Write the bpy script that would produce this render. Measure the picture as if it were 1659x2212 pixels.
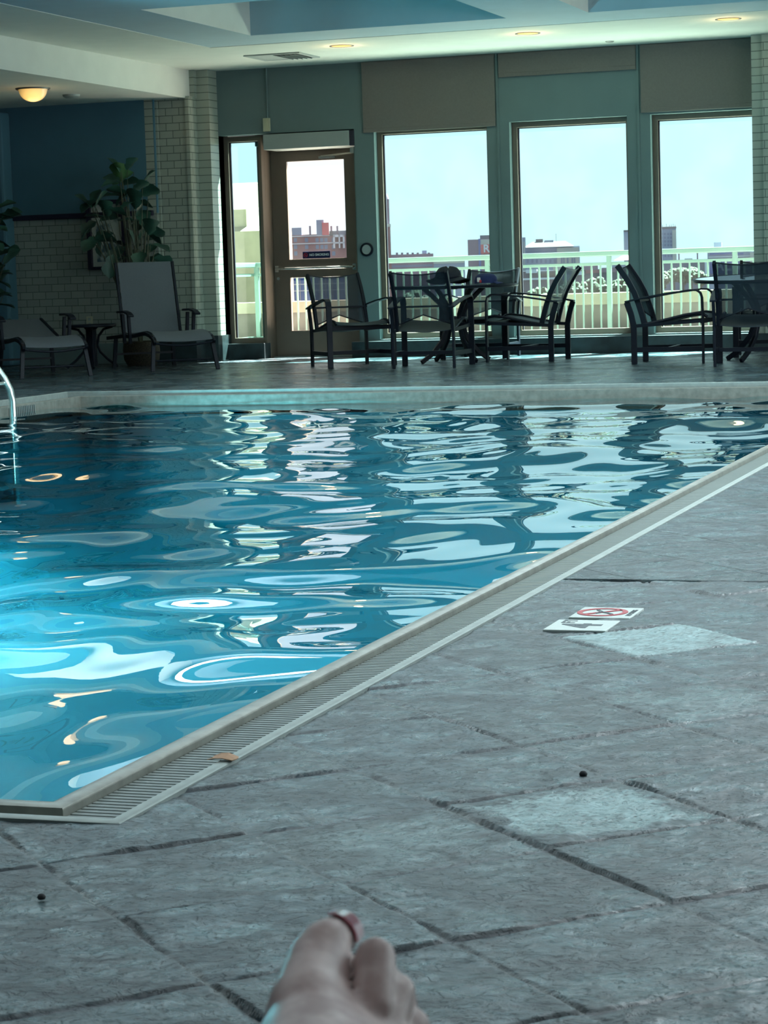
import bpy, bmesh, math, random
import numpy as np
from mathutils import Vector, Matrix

for o in list(bpy.data.objects):
    bpy.data.objects.remove(o, do_unlink=True)
SC = bpy.context.scene
COL = SC.collection
random.seed(7)
RNG = np.random.RandomState(11)
PI = math.pi

# ------------------------------------------------------------------ camera
CAM_Z = 0.87
RIGHT = Vector((0.9470074, 0.31968526, -0.03127799))
UP = Vector((-0.00370802, 0.10824867, 0.99411693))
FWD = Vector((-0.32119033, 0.94132012, -0.10369769))
FPX, PW, PH = 4920.0, 1659, 2212
cam_data = bpy.data.cameras.new('camera')
cam = bpy.data.objects.new('camera', cam_data)
COL.objects.link(cam)
m = Matrix.Identity(4)
for i in range(3):
    m[i][0], m[i][1], m[i][2] = RIGHT[i], UP[i], -FWD[i]
m[2][3] = CAM_Z
cam.matrix_world = m
cam_data.sensor_fit = 'VERTICAL'
cam_data.sensor_height = 36.0
cam_data.sensor_width = 27.0
cam_data.lens = FPX / PH * 36.0
cam_data.clip_start = 0.05
cam_data.clip_end = 5000
cam_data.dof.use_dof = True
cam_data.dof.focus_distance = 7.0
cam_data.dof.aperture_fstop = 30.0
SC.camera = cam
CAMP = Vector((0, 0, CAM_Z))

# ------------------------------------------------------------------ look, sky, sun, daylight
vs = SC.view_settings
SC.display_settings.display_device = 'sRGB'
vs.view_transform = 'Standard'
vs.look = 'None'
vs.gamma = 1
vs.use_curve_mapping = False
vs.exposure = 0.45
cy = SC.cycles
cy.use_denoising = True
cy.max_bounces = 7
cy.diffuse_bounces = 3
cy.glossy_bounces = 3
cy.transmission_bounces = 4
cy.transparent_max_bounces = 10
cy.sample_clamp_indirect = 6.0
cy.caustics_reflective = False
cy.caustics_refractive = False

world = bpy.data.worlds.new('sky')
SC.world = world
world.use_nodes = True
bg = world.node_tree.nodes['Background']
bg.inputs['Color'].default_value = (0.90, 0.97, 1.0, 1)
bg.inputs['Strength'].default_value = 0.86

SUN_DIR = Vector((-0.26, -0.48, -0.82)).normalized()      # the way the rays travel
sun = bpy.data.lights.new('sun', 'SUN')
sun.energy = 85.0
sun.color = (1.0, 0.89, 0.79)
sun.angle = math.radians(0.6)
so = bpy.data.objects.new('sun', sun)
so.rotation_euler = SUN_DIR.to_track_quat('-Z', 'Y').to_euler()
COL.objects.link(so)

# daylight falling through assumed rows of skylights in the ceiling coffers
SKY_X = [(-7.95, -5.5), (-4.75, -2.3), (-1.55, 0.9), (1.65, 4.1)]
SKY_Y = [(14.29, 16.71), (11.1, 13.5), (7.9, 10.3), (4.7, 7.1), (1.5, 3.9), (-1.7, 0.7)]
SKY_POWER = [(90, 80, 90, 90), (70, 60, 110, 110), (45, 40, 120, 120), (25, 20, 40, 60), (10, 8, 12, 15), (8, 8, 8, 8)]
for r, (y0, y1) in enumerate(SKY_Y):
    for c, (x0, x1) in enumerate(SKY_X):
        L = bpy.data.lights.new('skylight', 'AREA')
        L.shape = 'RECTANGLE'
        L.size, L.size_y = x1 - x0 - 0.5, y1 - y0 - 0.5
        L.energy = SKY_POWER[r][c]
        L.color = (0.84, 0.96, 1.0)
        lo = bpy.data.objects.new('skylight', L)
        lo.location = ((x0 + x1) / 2, (y0 + y1) / 2, 3.60)
        COL.objects.link(lo)

# added fill lamps by unseen right-hand windows, brightening the ceiling and beam
SIDE_Y = [(6.5, 9.3), (10.3, 13.1), (14.1, 16.9), (17.9, 20.7)]
for (y0, y1), e in zip(SIDE_Y, (40, 70, 80, 80)):
    L = bpy.data.lights.new('side_fill_lamp', 'AREA')
    L.shape = 'RECTANGLE'; L.size, L.size_y = 2.0, y1 - y0 - 0.2
    L.energy = e; L.color = (0.86, 0.96, 1.0)
    lo = bpy.data.objects.new('side_fill_lamp', L)
    lo.location = (4.55, (y0 + y1) / 2, 1.45); lo.rotation_euler = (0, PI / 2, 0)
    COL.objects.link(lo)

# ------------------------------------------------------------------ helpers
def lin(r, g, b):
    f = lambda c: c / 12.92 if c <= 0.04045 else ((c + 0.055) / 1.055) ** 2.4
    return (f(r / 255), f(g / 255), f(b / 255))

def at(px, py, dist):
    """The point a horizontal distance away along the ray through an image point."""
    d = RIGHT * ((px - PW / 2) / FPX) + UP * ((PH / 2 - py) / FPX) + FWD
    return CAMP + d * (dist / math.hypot(d.x, d.y))

def mat(name, color, rough=0.6, metal=0.0, spec=0.5, var=0.0, scale=8.0, bump=0.0, emit=None, estr=0.0, alpha=1.0, coat=0.0):
    m = bpy.data.materials.new(name)
    m.use_nodes = True
    nt = m.node_tree
    p = nt.nodes['Principled BSDF']
    p.inputs['Base Color'].default_value = (*color, 1)
    p.inputs['Roughness'].default_value = rough
    p.inputs['Metallic'].default_value = metal
    p.inputs['Specular IOR Level'].default_value = spec
    p.inputs['Coat Weight'].default_value = coat
    if emit:
        p.inputs['Emission Color'].default_value = (*emit, 1)
        p.inputs['Emission Strength'].default_value = estr
    if alpha < 1:
        p.inputs['Alpha'].default_value = alpha
    if var or bump:
        tc = nt.nodes.new('ShaderNodeNewGeometry')
        nz = nt.nodes.new('ShaderNodeTexNoise')
        nz.inputs['Scale'].default_value = scale
        nz.inputs['Detail'].default_value = 5
        nt.links.new(tc.outputs['Position'], nz.inputs['Vector'])
        if var:
            rp = nt.nodes.new('ShaderNodeMapRange')
            rp.inputs['To Min'].default_value = 1 - var
            rp.inputs['To Max'].default_value = 1 + var
            rp.inputs['From Min'].default_value = 0.3
            rp.inputs['From Max'].default_value = 0.7
            mx = nt.nodes.new('ShaderNodeVectorMath'); mx.operation = 'SCALE'
            mx.inputs[0].default_value = color
            nt.links.new(nz.outputs['Fac'], rp.inputs['Value'])
            nt.links.new(rp.outputs['Result'], mx.inputs['Scale'])
            nt.links.new(mx.outputs['Vector'], p.inputs['Base Color'])
        if bump:
            bp = nt.nodes.new('ShaderNodeBump')
            bp.inputs['Strength'].default_value = bump
            bp.inputs['Distance'].default_value = 0.01
            nt.links.new(nz.outputs['Fac'], bp.inputs['Height'])
            nt.links.new(bp.outputs['Normal'], p.inputs['Normal'])
    return m

class MB:
    """Collects boxes, bars, tubes and sheets; build() links them as one mesh object."""
    def __init__(self):
        self.v, self.f, self.mi = [], [], []
        self.cur = 0
    def add(self, vs, fs):
        o = len(self.v)
        self.v += [tuple(p) for p in vs]
        self.f += [tuple(i + o for i in f) for f in fs]
        self.mi += [self.cur] * len(fs)
        return self
    def box(self, x0, x1, y0, y1, z0, z1, M=None):
        vs = [Vector((x, y, z)) for x in (x0, x1) for y in (y0, y1) for z in (z0, z1)]
        if M is not None:
            vs = [M @ p for p in vs]
        return self.add(vs, [(0, 1, 3, 2), (4, 6, 7, 5), (0, 4, 5, 1), (2, 3, 7, 6), (0, 2, 6, 4), (1, 5, 7, 3)])
    def tube(self, pts, r, n=8, caps=True, flat=None):
        """Round tube along pts; r a number or one per point. flat=(w,t): a rectangular bar with w along the sideways axis."""
        pts = [Vector(p) for p in pts]
        N = len(pts)
        rs = r if isinstance(r, (list, tuple)) else [r] * N
        tan = []
        for i in range(N):
            a = pts[max(i - 1, 0)]; b = pts[min(i + 1, N - 1)]
            tan.append((b - a).normalized())
        up = Vector((0, 0, 1)) if abs(tan[0].z) < 0.9 else Vector((0, 1, 0))
        nrm = (up - tan[0] * up.dot(tan[0])).normalized()
        vs = []
        for i in range(N):
            if i:
                nrm = (nrm - tan[i] * nrm.dot(tan[i])).normalized()
            bn = tan[i].cross(nrm)
            for k in range(n):
                a = 2 * PI * k / n
                vs.append(pts[i] + nrm * math.cos(a) * rs[i] + bn * math.sin(a) * rs[i])
        fs = []
        for i in range(N - 1):
            for k in range(n):
                k2 = (k + 1) % n
                fs.append((i * n + k, i * n + k2, (i + 1) * n + k2, (i + 1) * n + k))
        if caps:
            fs.append(tuple(range(n - 1, -1, -1)))
            fs.append(tuple((N - 1) * n + k for k in range(n)))
        return self.add(vs, fs)
    def strap(self, pts, side, w, t):
        """Flat bar along pts: w wide along side, t thick across the path."""
        pts = [Vector(p) for p in pts]; N = len(pts)
        S = Vector(side).normalized()
        vs = []
        for i in range(N):
            a = (pts[i] - pts[i - 1]).normalized() if i else None
            b = (pts[i + 1] - pts[i]).normalized() if i < N - 1 else None
            tn = ((a or b) + (b or a)).normalized()
            n_ = tn.cross(S).normalized()
            k = 1.0
            if a is not None and b is not None:
                k = 1 / max(0.5, math.cos(a.angle(b) / 2))
            for sw, st in ((-1, -1), (1, -1), (1, 1), (-1, 1)):
                vs.append(pts[i] + S * (sw * w / 2) + n_ * (st * t / 2 * k))
        fs = []
        for i in range(N - 1):
            for k in range(4):
                k2 = (k + 1) % 4
                fs.append((i * 4 + k, i * 4 + k2, (i + 1) * 4 + k2, (i + 1) * 4 + k))
        fs.append((3, 2, 1, 0)); fs.append(tuple((N - 1) * 4 + k for k in range(4)))
        return self.add(vs, fs)
    def lathe(self, prof, c=(0, 0, 0), n=24, M=None):
        """Profile of (radius, height) turned about a vertical axis through c."""
        c = Vector(c); vs = []
        for r, h in prof:
            for k in range(n):
                a = 2 * PI * k / n
                p = Vector((r * math.cos(a), r * math.sin(a), h))
                vs.append((M @ p if M is not None else p) + c)
        fs = []
        for i in range(len(prof) - 1):
            for k in range(n):
                k2 = (k + 1) % n
                fs.append((i * n + k, i * n + k2, (i + 1) * n + k2, (i + 1) * n + k))
        if prof[0][0] > 1e-5:
            fs.append(tuple(range(n - 1, -1, -1)))
        if prof[-1][0] > 1e-5:
            fs.append(tuple((len(prof) - 1) * n + k for k in range(n)))
        return self.add(vs, fs)
    def prism(self, poly, f, depth):
        """poly of 2-D points, f maps (u, v, w) to a point; extruded w = 0..depth."""
        n = len(poly)
        vs = [f(u, v, 0) for u, v in poly] + [f(u, v, depth) for u, v in poly]
        fs = [tuple(range(n)), tuple(range(2 * n - 1, n - 1, -1))]
        for i in range(n):
            j = (i + 1) % n
            fs.append((i, j, n + j, n + i))
        return self.add(vs, fs)
    def sheet(self, rows, thick=0.0):
        """rows: list of rows of points; a sheet, given thickness downwards along its own normals."""
        R, Cn = len(rows), len(rows[0])
        P = [[Vector(p) for p in r] for r in rows]
        vs = [p for r in P for p in r]
        fs = [(i * Cn + j, i * Cn + j + 1, (i + 1) * Cn + j + 1, (i + 1) * Cn + j) for i in range(R - 1) for j in range(Cn - 1)]
        if thick:
            off = len(vs)
            for i in range(R):
                for j in range(Cn):
                    du = P[min(i + 1, R - 1)][j] - P[max(i - 1, 0)][j]
                    dv = P[i][min(j + 1, Cn - 1)] - P[i][max(j - 1, 0)]
                    nn = du.cross(dv)
                    nn = nn.normalized() if nn.length > 1e-9 else Vector((0, 0, 1))
                    vs.append(P[i][j] - nn * thick)
            fs += [tuple(off + k for k in reversed(f)) for f in list(fs)]
            rim = [(0, j) for j in range(Cn)] + [(i, Cn - 1) for i in range(1, R)] + [(R - 1, j) for j in range(Cn - 2, -1, -1)] + [(i, 0) for i in range(R - 2, 0, -1)]
            idx = [i * Cn + j for i, j in rim]
            for a in range(len(idx)):
                b = (a + 1) % len(idx)
                fs.append((idx[b], idx[a], off + idx[a], off + idx[b]))
        return self.add(vs, fs)
    def build(self, name, m, parent=None, smooth=False, bevel=0.0, loc=None):
        me = bpy.data.meshes.new(name)
        me.from_pydata(self.v, [], self.f)
        mats = m if isinstance(m, (list, tuple)) else [m]
        for x in mats:
            me.materials.append(x)
        if len(mats) > 1:
            me.polygons.foreach_set('material_index', self.mi)
        bm = bmesh.new(); bm.from_mesh(me)
        bmesh.ops.remove_doubles(bm, verts=bm.verts, dist=1e-6)
        bmesh.ops.recalc_face_normals(bm, faces=bm.faces)
        bm.to_mesh(me); bm.free()
        if smooth:
            me.polygons.foreach_set('use_smooth', [True] * len(me.polygons))
            try:
                me.set_sharp_from_angle(angle=math.radians(smooth if smooth > 1 else 40))
            except Exception:
                pass
        o = bpy.data.objects.new(name, me)
        COL.objects.link(o)
        if loc is not None:
            o.location = loc
        if parent is not None:
            o.parent = parent
        if bevel:
            b = o.modifiers.new('bevel', 'BEVEL'); b.width = bevel; b.segments = 2; b.limit_method = 'ANGLE'
        return o

def tag(o, label=None, cat=None, group=None, kind=None):
    if label: o['label'] = label
    if cat: o['category'] = cat
    if group: o['group'] = group
    if kind: o['kind'] = kind
    return o

def thing(name, label, cat, loc=(0, 0, 0), rz=0.0, group=None, kind=None):
    e = bpy.data.objects.new(name, None)
    e.empty_display_size = 0.1
    e.location = loc; e.rotation_euler = (0, 0, rz)
    COL.objects.link(e)
    return tag(e, label, cat, group, kind)

def copy_tree(o, parent=None):
    c = o.copy(); COL.objects.link(c)
    if parent is not None:
        c.parent = parent
    for ch in list(o.children):
        copy_tree(ch, c)
    return c

def struct(o):
    o['kind'] = 'structure'
    return o

def grid_cells(xs, ys, hole):
    for i in range(len(xs) - 1):
        for j in range(len(ys) - 1):
            cx_, cy_ = (xs[i] + xs[i + 1]) / 2, (ys[j] + ys[j + 1]) / 2
            if not hole(cx_, cy_):
                yield xs[i], xs[i + 1], ys[j], ys[j + 1]

def text_mesh(mb, s, f, size, bold=0.0, depth=0.002, align='CENTER'):
    """Letters as real thin solids: f maps (u, v, w) to a point."""
    cu = bpy.data.curves.new('t', 'FONT'); cu.body = s; cu.size = size
    cu.align_x = align; cu.align_y = 'CENTER'; cu.offset = bold; cu.extrude = depth / 2
    cu.resolution_u = 3
    ob = bpy.data.objects.new('t', cu); COL.objects.link(ob)
    dg = bpy.context.evaluated_depsgraph_get(); dg.update()
    me = bpy.data.meshes.new_from_object(ob.evaluated_get(dg))
    mb.add([f(v.co.x, v.co.y, v.co.z + depth / 2) for v in me.vertices], [tuple(p.vertices) for p in me.polygons])
    bpy.data.objects.remove(ob, do_unlink=True)
    bpy.data.curves.remove(cu); bpy.data.meshes.remove(me)

# ------------------------------------------------------------------ materials
def nodes(name):
    m = bpy.data.materials.new(name); m.use_nodes = True
    nt = m.node_tree
    N = lambda t, **k: _node(nt, t, k)
    return m, nt, nt.nodes['Principled BSDF'], N

def _node(nt, t, k):
    n = nt.nodes.new('ShaderNode' + t)
    for a, b in k.items():
        if a == 'op': n.operation = b
        elif a == 'blend': n.blend_type = b
        elif a == 'dt': n.data_type = b
        else: n.inputs[a].default_value = b
    return n

def mth(nt, op, a, b=None, c=None, clamp=False):
    n = nt.nodes.new('ShaderNodeMath'); n.operation = op; n.use_clamp = clamp
    for i, x in enumerate((a, b, c)):
        if x is None: continue
        if isinstance(x, (int, float)): n.inputs[i].default_value = x
        else: nt.links.new(x, n.inputs[i])
    return n.outputs[0]

def sstep(nt, x, lo, hi, tmin=0.0, tmax=1.0):
    n = nt.nodes.new('ShaderNodeMapRange'); n.interpolation_type = 'SMOOTHSTEP'
    n.inputs['From Min'].default_value = lo; n.inputs['From Max'].default_value = hi
    n.inputs['To Min'].default_value = tmin; n.inputs['To Max'].default_value = tmax
    nt.links.new(x, n.inputs['Value'])
    return n.outputs['Result']

def mixc(nt, fac, a, b, blend='MIX'):
    n = nt.nodes.new('ShaderNodeMix'); n.data_type = 'RGBA'; n.blend_type = blend
    for i, x in ((0, fac), (6, a), (7, b)):
        if isinstance(x, (int, float)): n.inputs[i].default_value = x
        elif isinstance(x, tuple): n.inputs[i].default_value = (*x, 1)
        else: nt.links.new(x, n.inputs[i])
    return n.outputs[2]

def slate_material():
    m, nt, P, N = nodes('slate_paving')
    L = nt.links.new
    geo = N('NewGeometry')
    mp = N('Mapping'); mp.vector_type = 'TEXTURE'
    mp.inputs['Location'].default_value = (TILE_O[0], TILE_O[1], 0)
    mp.inputs['Rotation'].default_value = (0, 0, TILE_A)
    mp.inputs['Scale'].default_value = (TILE_S, TILE_S, TILE_S)
    L(geo.outputs['Position'], mp.inputs['Vector'])
    # wobble of the joints
    wn = N('TexNoise', Scale=9.0, Detail=3.0); L(geo.outputs['Position'], wn.inputs['Vector'])
    wv = N('VectorMath', op='MULTIPLY_ADD'); L(wn.outputs['Color'], wv.inputs[0])
    wv.inputs[1].default_value = (0.03, 0.03, 0); L(mp.outputs['Vector'], wv.inputs[2])
    off = N('VectorMath', op='SUBTRACT'); L(wv.outputs[0], off.inputs[0]); off.inputs[1].default_value = (0.015, 0.015, 0)
    uv = off.outputs[0]
    fl = N('VectorMath', op='FLOOR'); L(uv, fl.inputs[0])
    fr = N('VectorMath', op='FRACTION'); L(uv, fr.inputs[0])
    idn = N('TexWhiteNoise'); idn.noise_dimensions = '2D'; L(fl.outputs[0], idn.inputs['Vector'])
    sp = N('SeparateXYZ'); L(fr.outputs[0], sp.inputs[0])
    du = mth(nt, 'SUBTRACT', 0.5, mth(nt, 'ABSOLUTE', mth(nt, 'SUBTRACT', sp.outputs[0], 0.5)))
    dv = mth(nt, 'SUBTRACT', 0.5, mth(nt, 'ABSOLUTE', mth(nt, 'SUBTRACT', sp.outputs[1], 0.5)))
    ed = mth(nt, 'MINIMUM', du, dv)
    rid = N('SeparateColor'); L(idn.outputs['Color'], rid.inputs[0])
    jw = mth(nt, 'MULTIPLY_ADD', wn.outputs['Fac'], 0.030, -0.004)
    joint = mth(nt, 'SUBTRACT', 1.0, sstep(nt, mth(nt, 'SUBTRACT', ed, jw), -0.004, 0.012))
    jm = N('TexNoise', Scale=4.2, Detail=3.0); L(geo.outputs['Position'], jm.inputs['Vector'])
    joint = mth(nt, 'MULTIPLY', joint, sstep(nt, jm.outputs['Fac'], 0.36, 0.52, 0.12, 1.0))
    # every slab is cut from another part of the rock, some turned a quarter
    sh = N('VectorMath', op='MULTIPLY_ADD'); L(idn.outputs['Color'], sh.inputs[0])
    sh.inputs[1].default_value = (37, 37, 0); L(fr.outputs[0], sh.inputs[2])
    rot = N('VectorRotate'); rot.rotation_type = 'Z_AXIS'
    L(sh.outputs[0], rot.inputs['Vector'])
    L(mth(nt, 'MULTIPLY_ADD', rid.outputs[0], 0.9, 0.0), rot.inputs['Angle'])
    st = N('VectorMath', op='MULTIPLY'); L(rot.outputs[0], st.inputs[0]); st.inputs[1].default_value = (1.0, 1.25, 1.0)
    big = N('TexNoise', Scale=2.1, Detail=8.0, Roughness=0.58, Distortion=0.5); L(st.outputs[0], big.inputs['Vector'])
    fine = N('TexNoise', Scale=7.0, Detail=8.0, Roughness=0.62, Distortion=0.5); L(st.outputs[0], fine.inputs['Vector'])
    patch = N('TexNoise', Scale=2.7, Detail=10.0, Roughness=0.68, Distortion=0.5); L(st.outputs[0], patch.inputs['Vector'])
    # cleft terraces: the slow height falls in steps with sharp edges
    h = mth(nt, 'MULTIPLY', big.outputs['Fac'], 12.0)
    hf = mth(nt, 'FRACT', h)
    terr = mth(nt, 'ADD', mth(nt, 'FLOOR', h), sstep(nt, hf, 0.90, 1.0))
    h2 = mth(nt, 'MULTIPLY', fine.outputs['Fac'], 7.0)
    hf2 = mth(nt, 'FRACT', h2)
    terr2 = mth(nt, 'ADD', mth(nt, 'FLOOR', h2), sstep(nt, hf2, 0.84, 1.0))
    gap = sstep(nt, patch.outputs['Fac'], 0.44, 0.53)
    crack = mth(nt, 'MULTIPLY', mth(nt, 'MULTIPLY', sstep(nt, hf, 0.88, 0.94), mth(nt, 'SUBTRACT', 1.0, sstep(nt, hf, 0.97, 1.0))), gap)
    # tilt and level of each slab
    tl = mth(nt, 'ADD', mth(nt, 'MULTIPLY', mth(nt, 'SUBTRACT', rid.outputs[0], 0.5), sp.outputs[0]),
             mth(nt, 'MULTIPLY', mth(nt, 'SUBTRACT', rid.outputs[1], 0.5), sp.outputs[1]))
    height = mth(nt, 'ADD', mth(nt, 'MULTIPLY', terr, 0.0075), mth(nt, 'MULTIPLY', terr2, 0.0018))
    height = mth(nt, 'ADD', height, mth(nt, 'MULTIPLY', fine.outputs['Fac'], 0.0035))
    height = mth(nt, 'ADD', height, mth(nt, 'MULTIPLY', big.outputs['Fac'], 0.035))
    height = mth(nt, 'ADD', height, mth(nt, 'MULTIPLY', tl, 0.055))
    height = mth(nt, 'SUBTRACT', height, mth(nt, 'MULTIPLY', joint, 0.010))
    at_ = N('Attribute'); at_.attribute_name = 'slab'; asep = N('SeparateColor'); L(at_.outputs['Color'], asep.inputs[0])
    near, dirt_shade, tone, grout = asep.outputs[0], asep.outputs[1], asep.outputs[2], at_.outputs['Alpha']
    # the slabs by the near corner carry their clefts as real relief, so only the fine grain is left to the bump there
    grain = mth(nt, 'ADD', mth(nt, 'MULTIPLY', terr2, 0.0016), mth(nt, 'MULTIPLY', fine.outputs['Fac'], 0.005))
    hm = N('Mix'); hm.data_type = 'FLOAT'; L(near, hm.inputs[0]); L(height, hm.inputs[2]); L(grain, hm.inputs[3])
    bp = N('Bump', Strength=SLATE_BUMP, Distance=1.0); L(hm.outputs[0], bp.inputs['Height'])
    # colour
    c0 = mixc(nt, sstep(nt, patch.outputs['Fac'], 0.40, 0.60), SLATE_D, SLATE_M)
    lay = mth(nt, 'FRACT', mth(nt, 'MULTIPLY', mth(nt, 'FLOOR', h2), 0.381))
    c1 = mixc(nt, mth(nt, 'MULTIPLY', sstep(nt, lay, 0.2, 0.9, 0.25, 1.0), sstep(nt, patch.outputs['Fac'], 0.50, 0.60)), c0, SLATE_L)
    tv = N('MapRange'); L(rid.outputs[1], tv.inputs['Value'])
    tv.inputs['To Min'].default_value = 0.70; tv.inputs['To Max'].default_value = 1.22
    vm = N('VectorMath', op='SCALE'); L(c1, vm.inputs[0]); L(tv.outputs['Result'], vm.inputs['Scale'])
    # the paler slabs beside the depth marker and in the foreground
    sid = N('SeparateXYZ'); L(fl.outputs[0], sid.inputs[0])
    col = vm.outputs[0]
    for (bi, ai, amt, lo, hi, soft) in PALE:
        is_t = mth(nt, 'MULTIPLY', mth(nt, 'COMPARE', sid.outputs[0], bi, 0.1), mth(nt, 'COMPARE', sid.outputs[1], ai, 0.1))
        edge = sstep(nt, mth(nt, 'ADD', ed, mth(nt, 'MULTIPLY', mth(nt, 'SUBTRACT', patch.outputs['Fac'], 0.5), soft)), lo, hi)
        col = mixc(nt, mth(nt, 'MULTIPLY', mth(nt, 'MULTIPLY', is_t, edge), amt), col, SLATE_P)
    far_ = mth(nt, 'SUBTRACT', 1.0, near)
    tn = mth(nt, 'ADD', 1.0, mth(nt, 'MULTIPLY', near, mth(nt, 'MULTIPLY', mth(nt, 'SUBTRACT', tone, 0.5), 0.9)))
    ts = N('VectorMath', op='SCALE'); L(col, ts.inputs[0]); L(tn, ts.inputs['Scale']); col = ts.outputs[0]
    col = mixc(nt, mth(nt, 'MULTIPLY', mth(nt, 'MULTIPLY', crack, 0.8), mth(nt, 'MULTIPLY_ADD', near, -0.6, 1.0)), col, (0.008, 0.016, 0.020))
    col = mixc(nt, mth(nt, 'MULTIPLY', dirt_shade, 0.85), col, (0.005, 0.012, 0.017))  # dirt and painted step shade darken the clefts and joints
    jn = N('TexNoise', Scale=5.0, Detail=4.0); L(geo.outputs['Position'], jn.inputs['Vector'])
    isv = sstep(nt, mth(nt, 'SUBTRACT', du, dv), -0.004, 0.004)
    jg = mixc(nt, sstep(nt, jn.outputs['Fac'], 0.42, 0.6), (0.012, 0.022, 0.028), (0.062, 0.075, 0.072))
    jc = mixc(nt, isv, jg, (0.004, 0.014, 0.026))  # ledge shade painted dark blue into joints of one direction
    col = mixc(nt, mth(nt, 'MULTIPLY', mth(nt, 'MULTIPLY', joint, 0.9), far_), col, jc)
    col = mixc(nt, mth(nt, 'MULTIPLY', mth(nt, 'MULTIPLY', grout, near), 0.9), col, jc)
    L(col, P.inputs['Base Color'])
    # damp near the far edge of the pool, satin elsewhere
    wet = N('TexNoise', Scale=2.2, Detail=4.0); L(geo.outputs['Position'], wet.inputs['Vector'])
    gp = N('SeparateXYZ'); L(geo.outputs['Position'], gp.inputs[0])
    far = sstep(nt, gp.outputs[1], 15.5, 17.0)
    rr = mth(nt, 'MULTIPLY_ADD', sstep(nt, patch.outputs['Fac'], 0.42, 0.60), -0.16, 0.42)
    rwet = mth(nt, 'MULTIPLY_ADD', sstep(nt, wet.outputs['Fac'], 0.45, 0.58), -0.20, 0.32)
    mxr = N('Mix'); mxr.data_type = 'FLOAT'
    L(far, mxr.inputs[0]); L(rr, mxr.inputs[2]); L(rwet, mxr.inputs[3])
    L(mxr.outputs[0], P.inputs['Roughness'])
    P.inputs['Specular IOR Level'].default_value = 0.6
    L(bp.outputs['Normal'], P.inputs['Normal'])
    return m

TILE_O, TILE_A, TILE_S = (-2.318, 3.753), math.radians(44.72), 0.3414
SLATE_BUMP = 0.9
SLATE_D, SLATE_M, SLATE_L, SLATE_P = (0.013, 0.030, 0.038), (0.036, 0.070, 0.082), (0.090, 0.158, 0.172), (0.24, 0.36, 0.37)
PALE = [(5, 0, 0.93, -0.02, 0.03, 0.1), (2, -4, 0.85, 0.07, 0.16, 0.5), (4, -2, 0.35, 0.0, 0.3, 0.8), (1, -4, 0.25, 0.0, 0.3, 0.9)]
SLATE = slate_material()

def brick_material(name, c1, c2, grout, bw=0.155, bh=0.0795, mortar=0.004, rough=0.25, axis='XZ', z0=0.0):
    m, nt, P, N = nodes(name)
    L = nt.links.new
    geo = N('NewGeometry'); s = N('SeparateXYZ'); L(geo.outputs['Position'], s.inputs[0])
    cb = N('CombineXYZ')
    L(mth(nt, 'ADD', s.outputs[0], s.outputs[1]), cb.inputs[0]); L(mth(nt, 'SUBTRACT', s.outputs[2], z0), cb.inputs[1])
    b = N('TexBrick'); b.offset = 0.5; b.squash = 1.0
    L(cb.outputs[0], b.inputs['Vector'])
    b.inputs['Scale'].default_value = 1.0
    b.inputs['Brick Width'].default_value = bw; b.inputs['Row Height'].default_value = bh
    b.inputs['Mortar Size'].default_value = mortar; b.inputs['Mortar Smooth'].default_value = 0.1
    b.inputs['Color1'].default_value = (*c1, 1); b.inputs['Color2'].default_value = (*c2, 1); b.inputs['Mortar'].default_value = (*grout, 1)
    L(b.outputs['Color'], P.inputs['Base Color'])
    P.inputs['Roughness'].default_value = rough
    bp = N('Bump', Strength=0.5, Distance=0.004); bp.invert = True
    L(b.outputs['Fac'], bp.inputs['Height']); L(bp.outputs['Normal'], P.inputs['Normal'])
    return m

def stack_material(name, c1, c2, grout, bh=0.0795):
    """Single upright row of tiles: only level joints."""
    m = brick_material(name, c1, c2, grout, bw=40.0, bh=bh)
    return m

M = {}
M['brick'] = brick_material('white_subway_tile', lin(150, 158, 146), lin(160, 166, 154), lin(92, 100, 94))
M['brick_stack'] = stack_material('white_stacked_tile', lin(150, 158, 146), lin(158, 164, 152), lin(92, 100, 94))
M['wall_paint'] = mat('grey_blue_paint', lin(98, 118, 118), 0.7, var=0.04, scale=3, bump=0.02)
M['alcove_paint'] = mat('deep_blue_paint', lin(72, 112, 128), 0.7, var=0.05, scale=3)
M['ceiling_white'] = mat('white_ceiling_plaster', lin(222, 222, 212), 0.85, var=0.03, scale=4, bump=0.02)
M['ceiling_blue'] = mat('pale_blue_ceiling_paint', lin(176, 194, 202), 0.8, var=0.03, scale=4)
M['soffit'] = mat('soffit_paint', lin(222, 222, 212), 0.85, var=0.03, scale=4)
M['dark_tile'] = mat('dark_slate_skirting', (0.018, 0.032, 0.036), 0.45, var=0.5, scale=7, bump=0.1)
M['bronze'] = mat('bronze_anodised_frame', lin(112, 100, 88), 0.45, 0.3, var=0.05)
M['dark_frame'] = mat('dark_gasket', lin(30, 30, 44), 0.5)
M['blind'] = mat('taupe_blind_fabric', lin(112, 108, 102), 0.85, var=0.05, scale=60)
M['grey_metal'] = mat('painted_grey_metal', lin(150, 160, 156), 0.45, 0.1, var=0.03)
M['steel'] = mat('stainless_steel', lin(205, 212, 208), 0.22, 0.95, var=0.06, scale=30)
M['steel_satin'] = mat('satin_steel_trim', lin(140, 150, 146), 0.45, 0.3, var=0.10, scale=25, bump=0.05)
M['lip'] = mat('weathered_gutter_lip', lin(128, 130, 122), 0.35, 0.35, var=0.22, scale=18, bump=0.12)
M['grate'] = mat('pale_plastic_grating', lin(104, 114, 110), 0.45, var=0.06, scale=30)
M['black_metal'] = mat('black_powder_coat', (0.004, 0.007, 0.013), 0.45, 0.0, 0.2, var=0.1, scale=20)
M['plaster_box'] = mat('ivory_plastic', lin(178, 178, 150), 0.5)
M['rail_dark'] = mat('dark_purple_trim', (0.012, 0.010, 0.030), 0.4)
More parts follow.
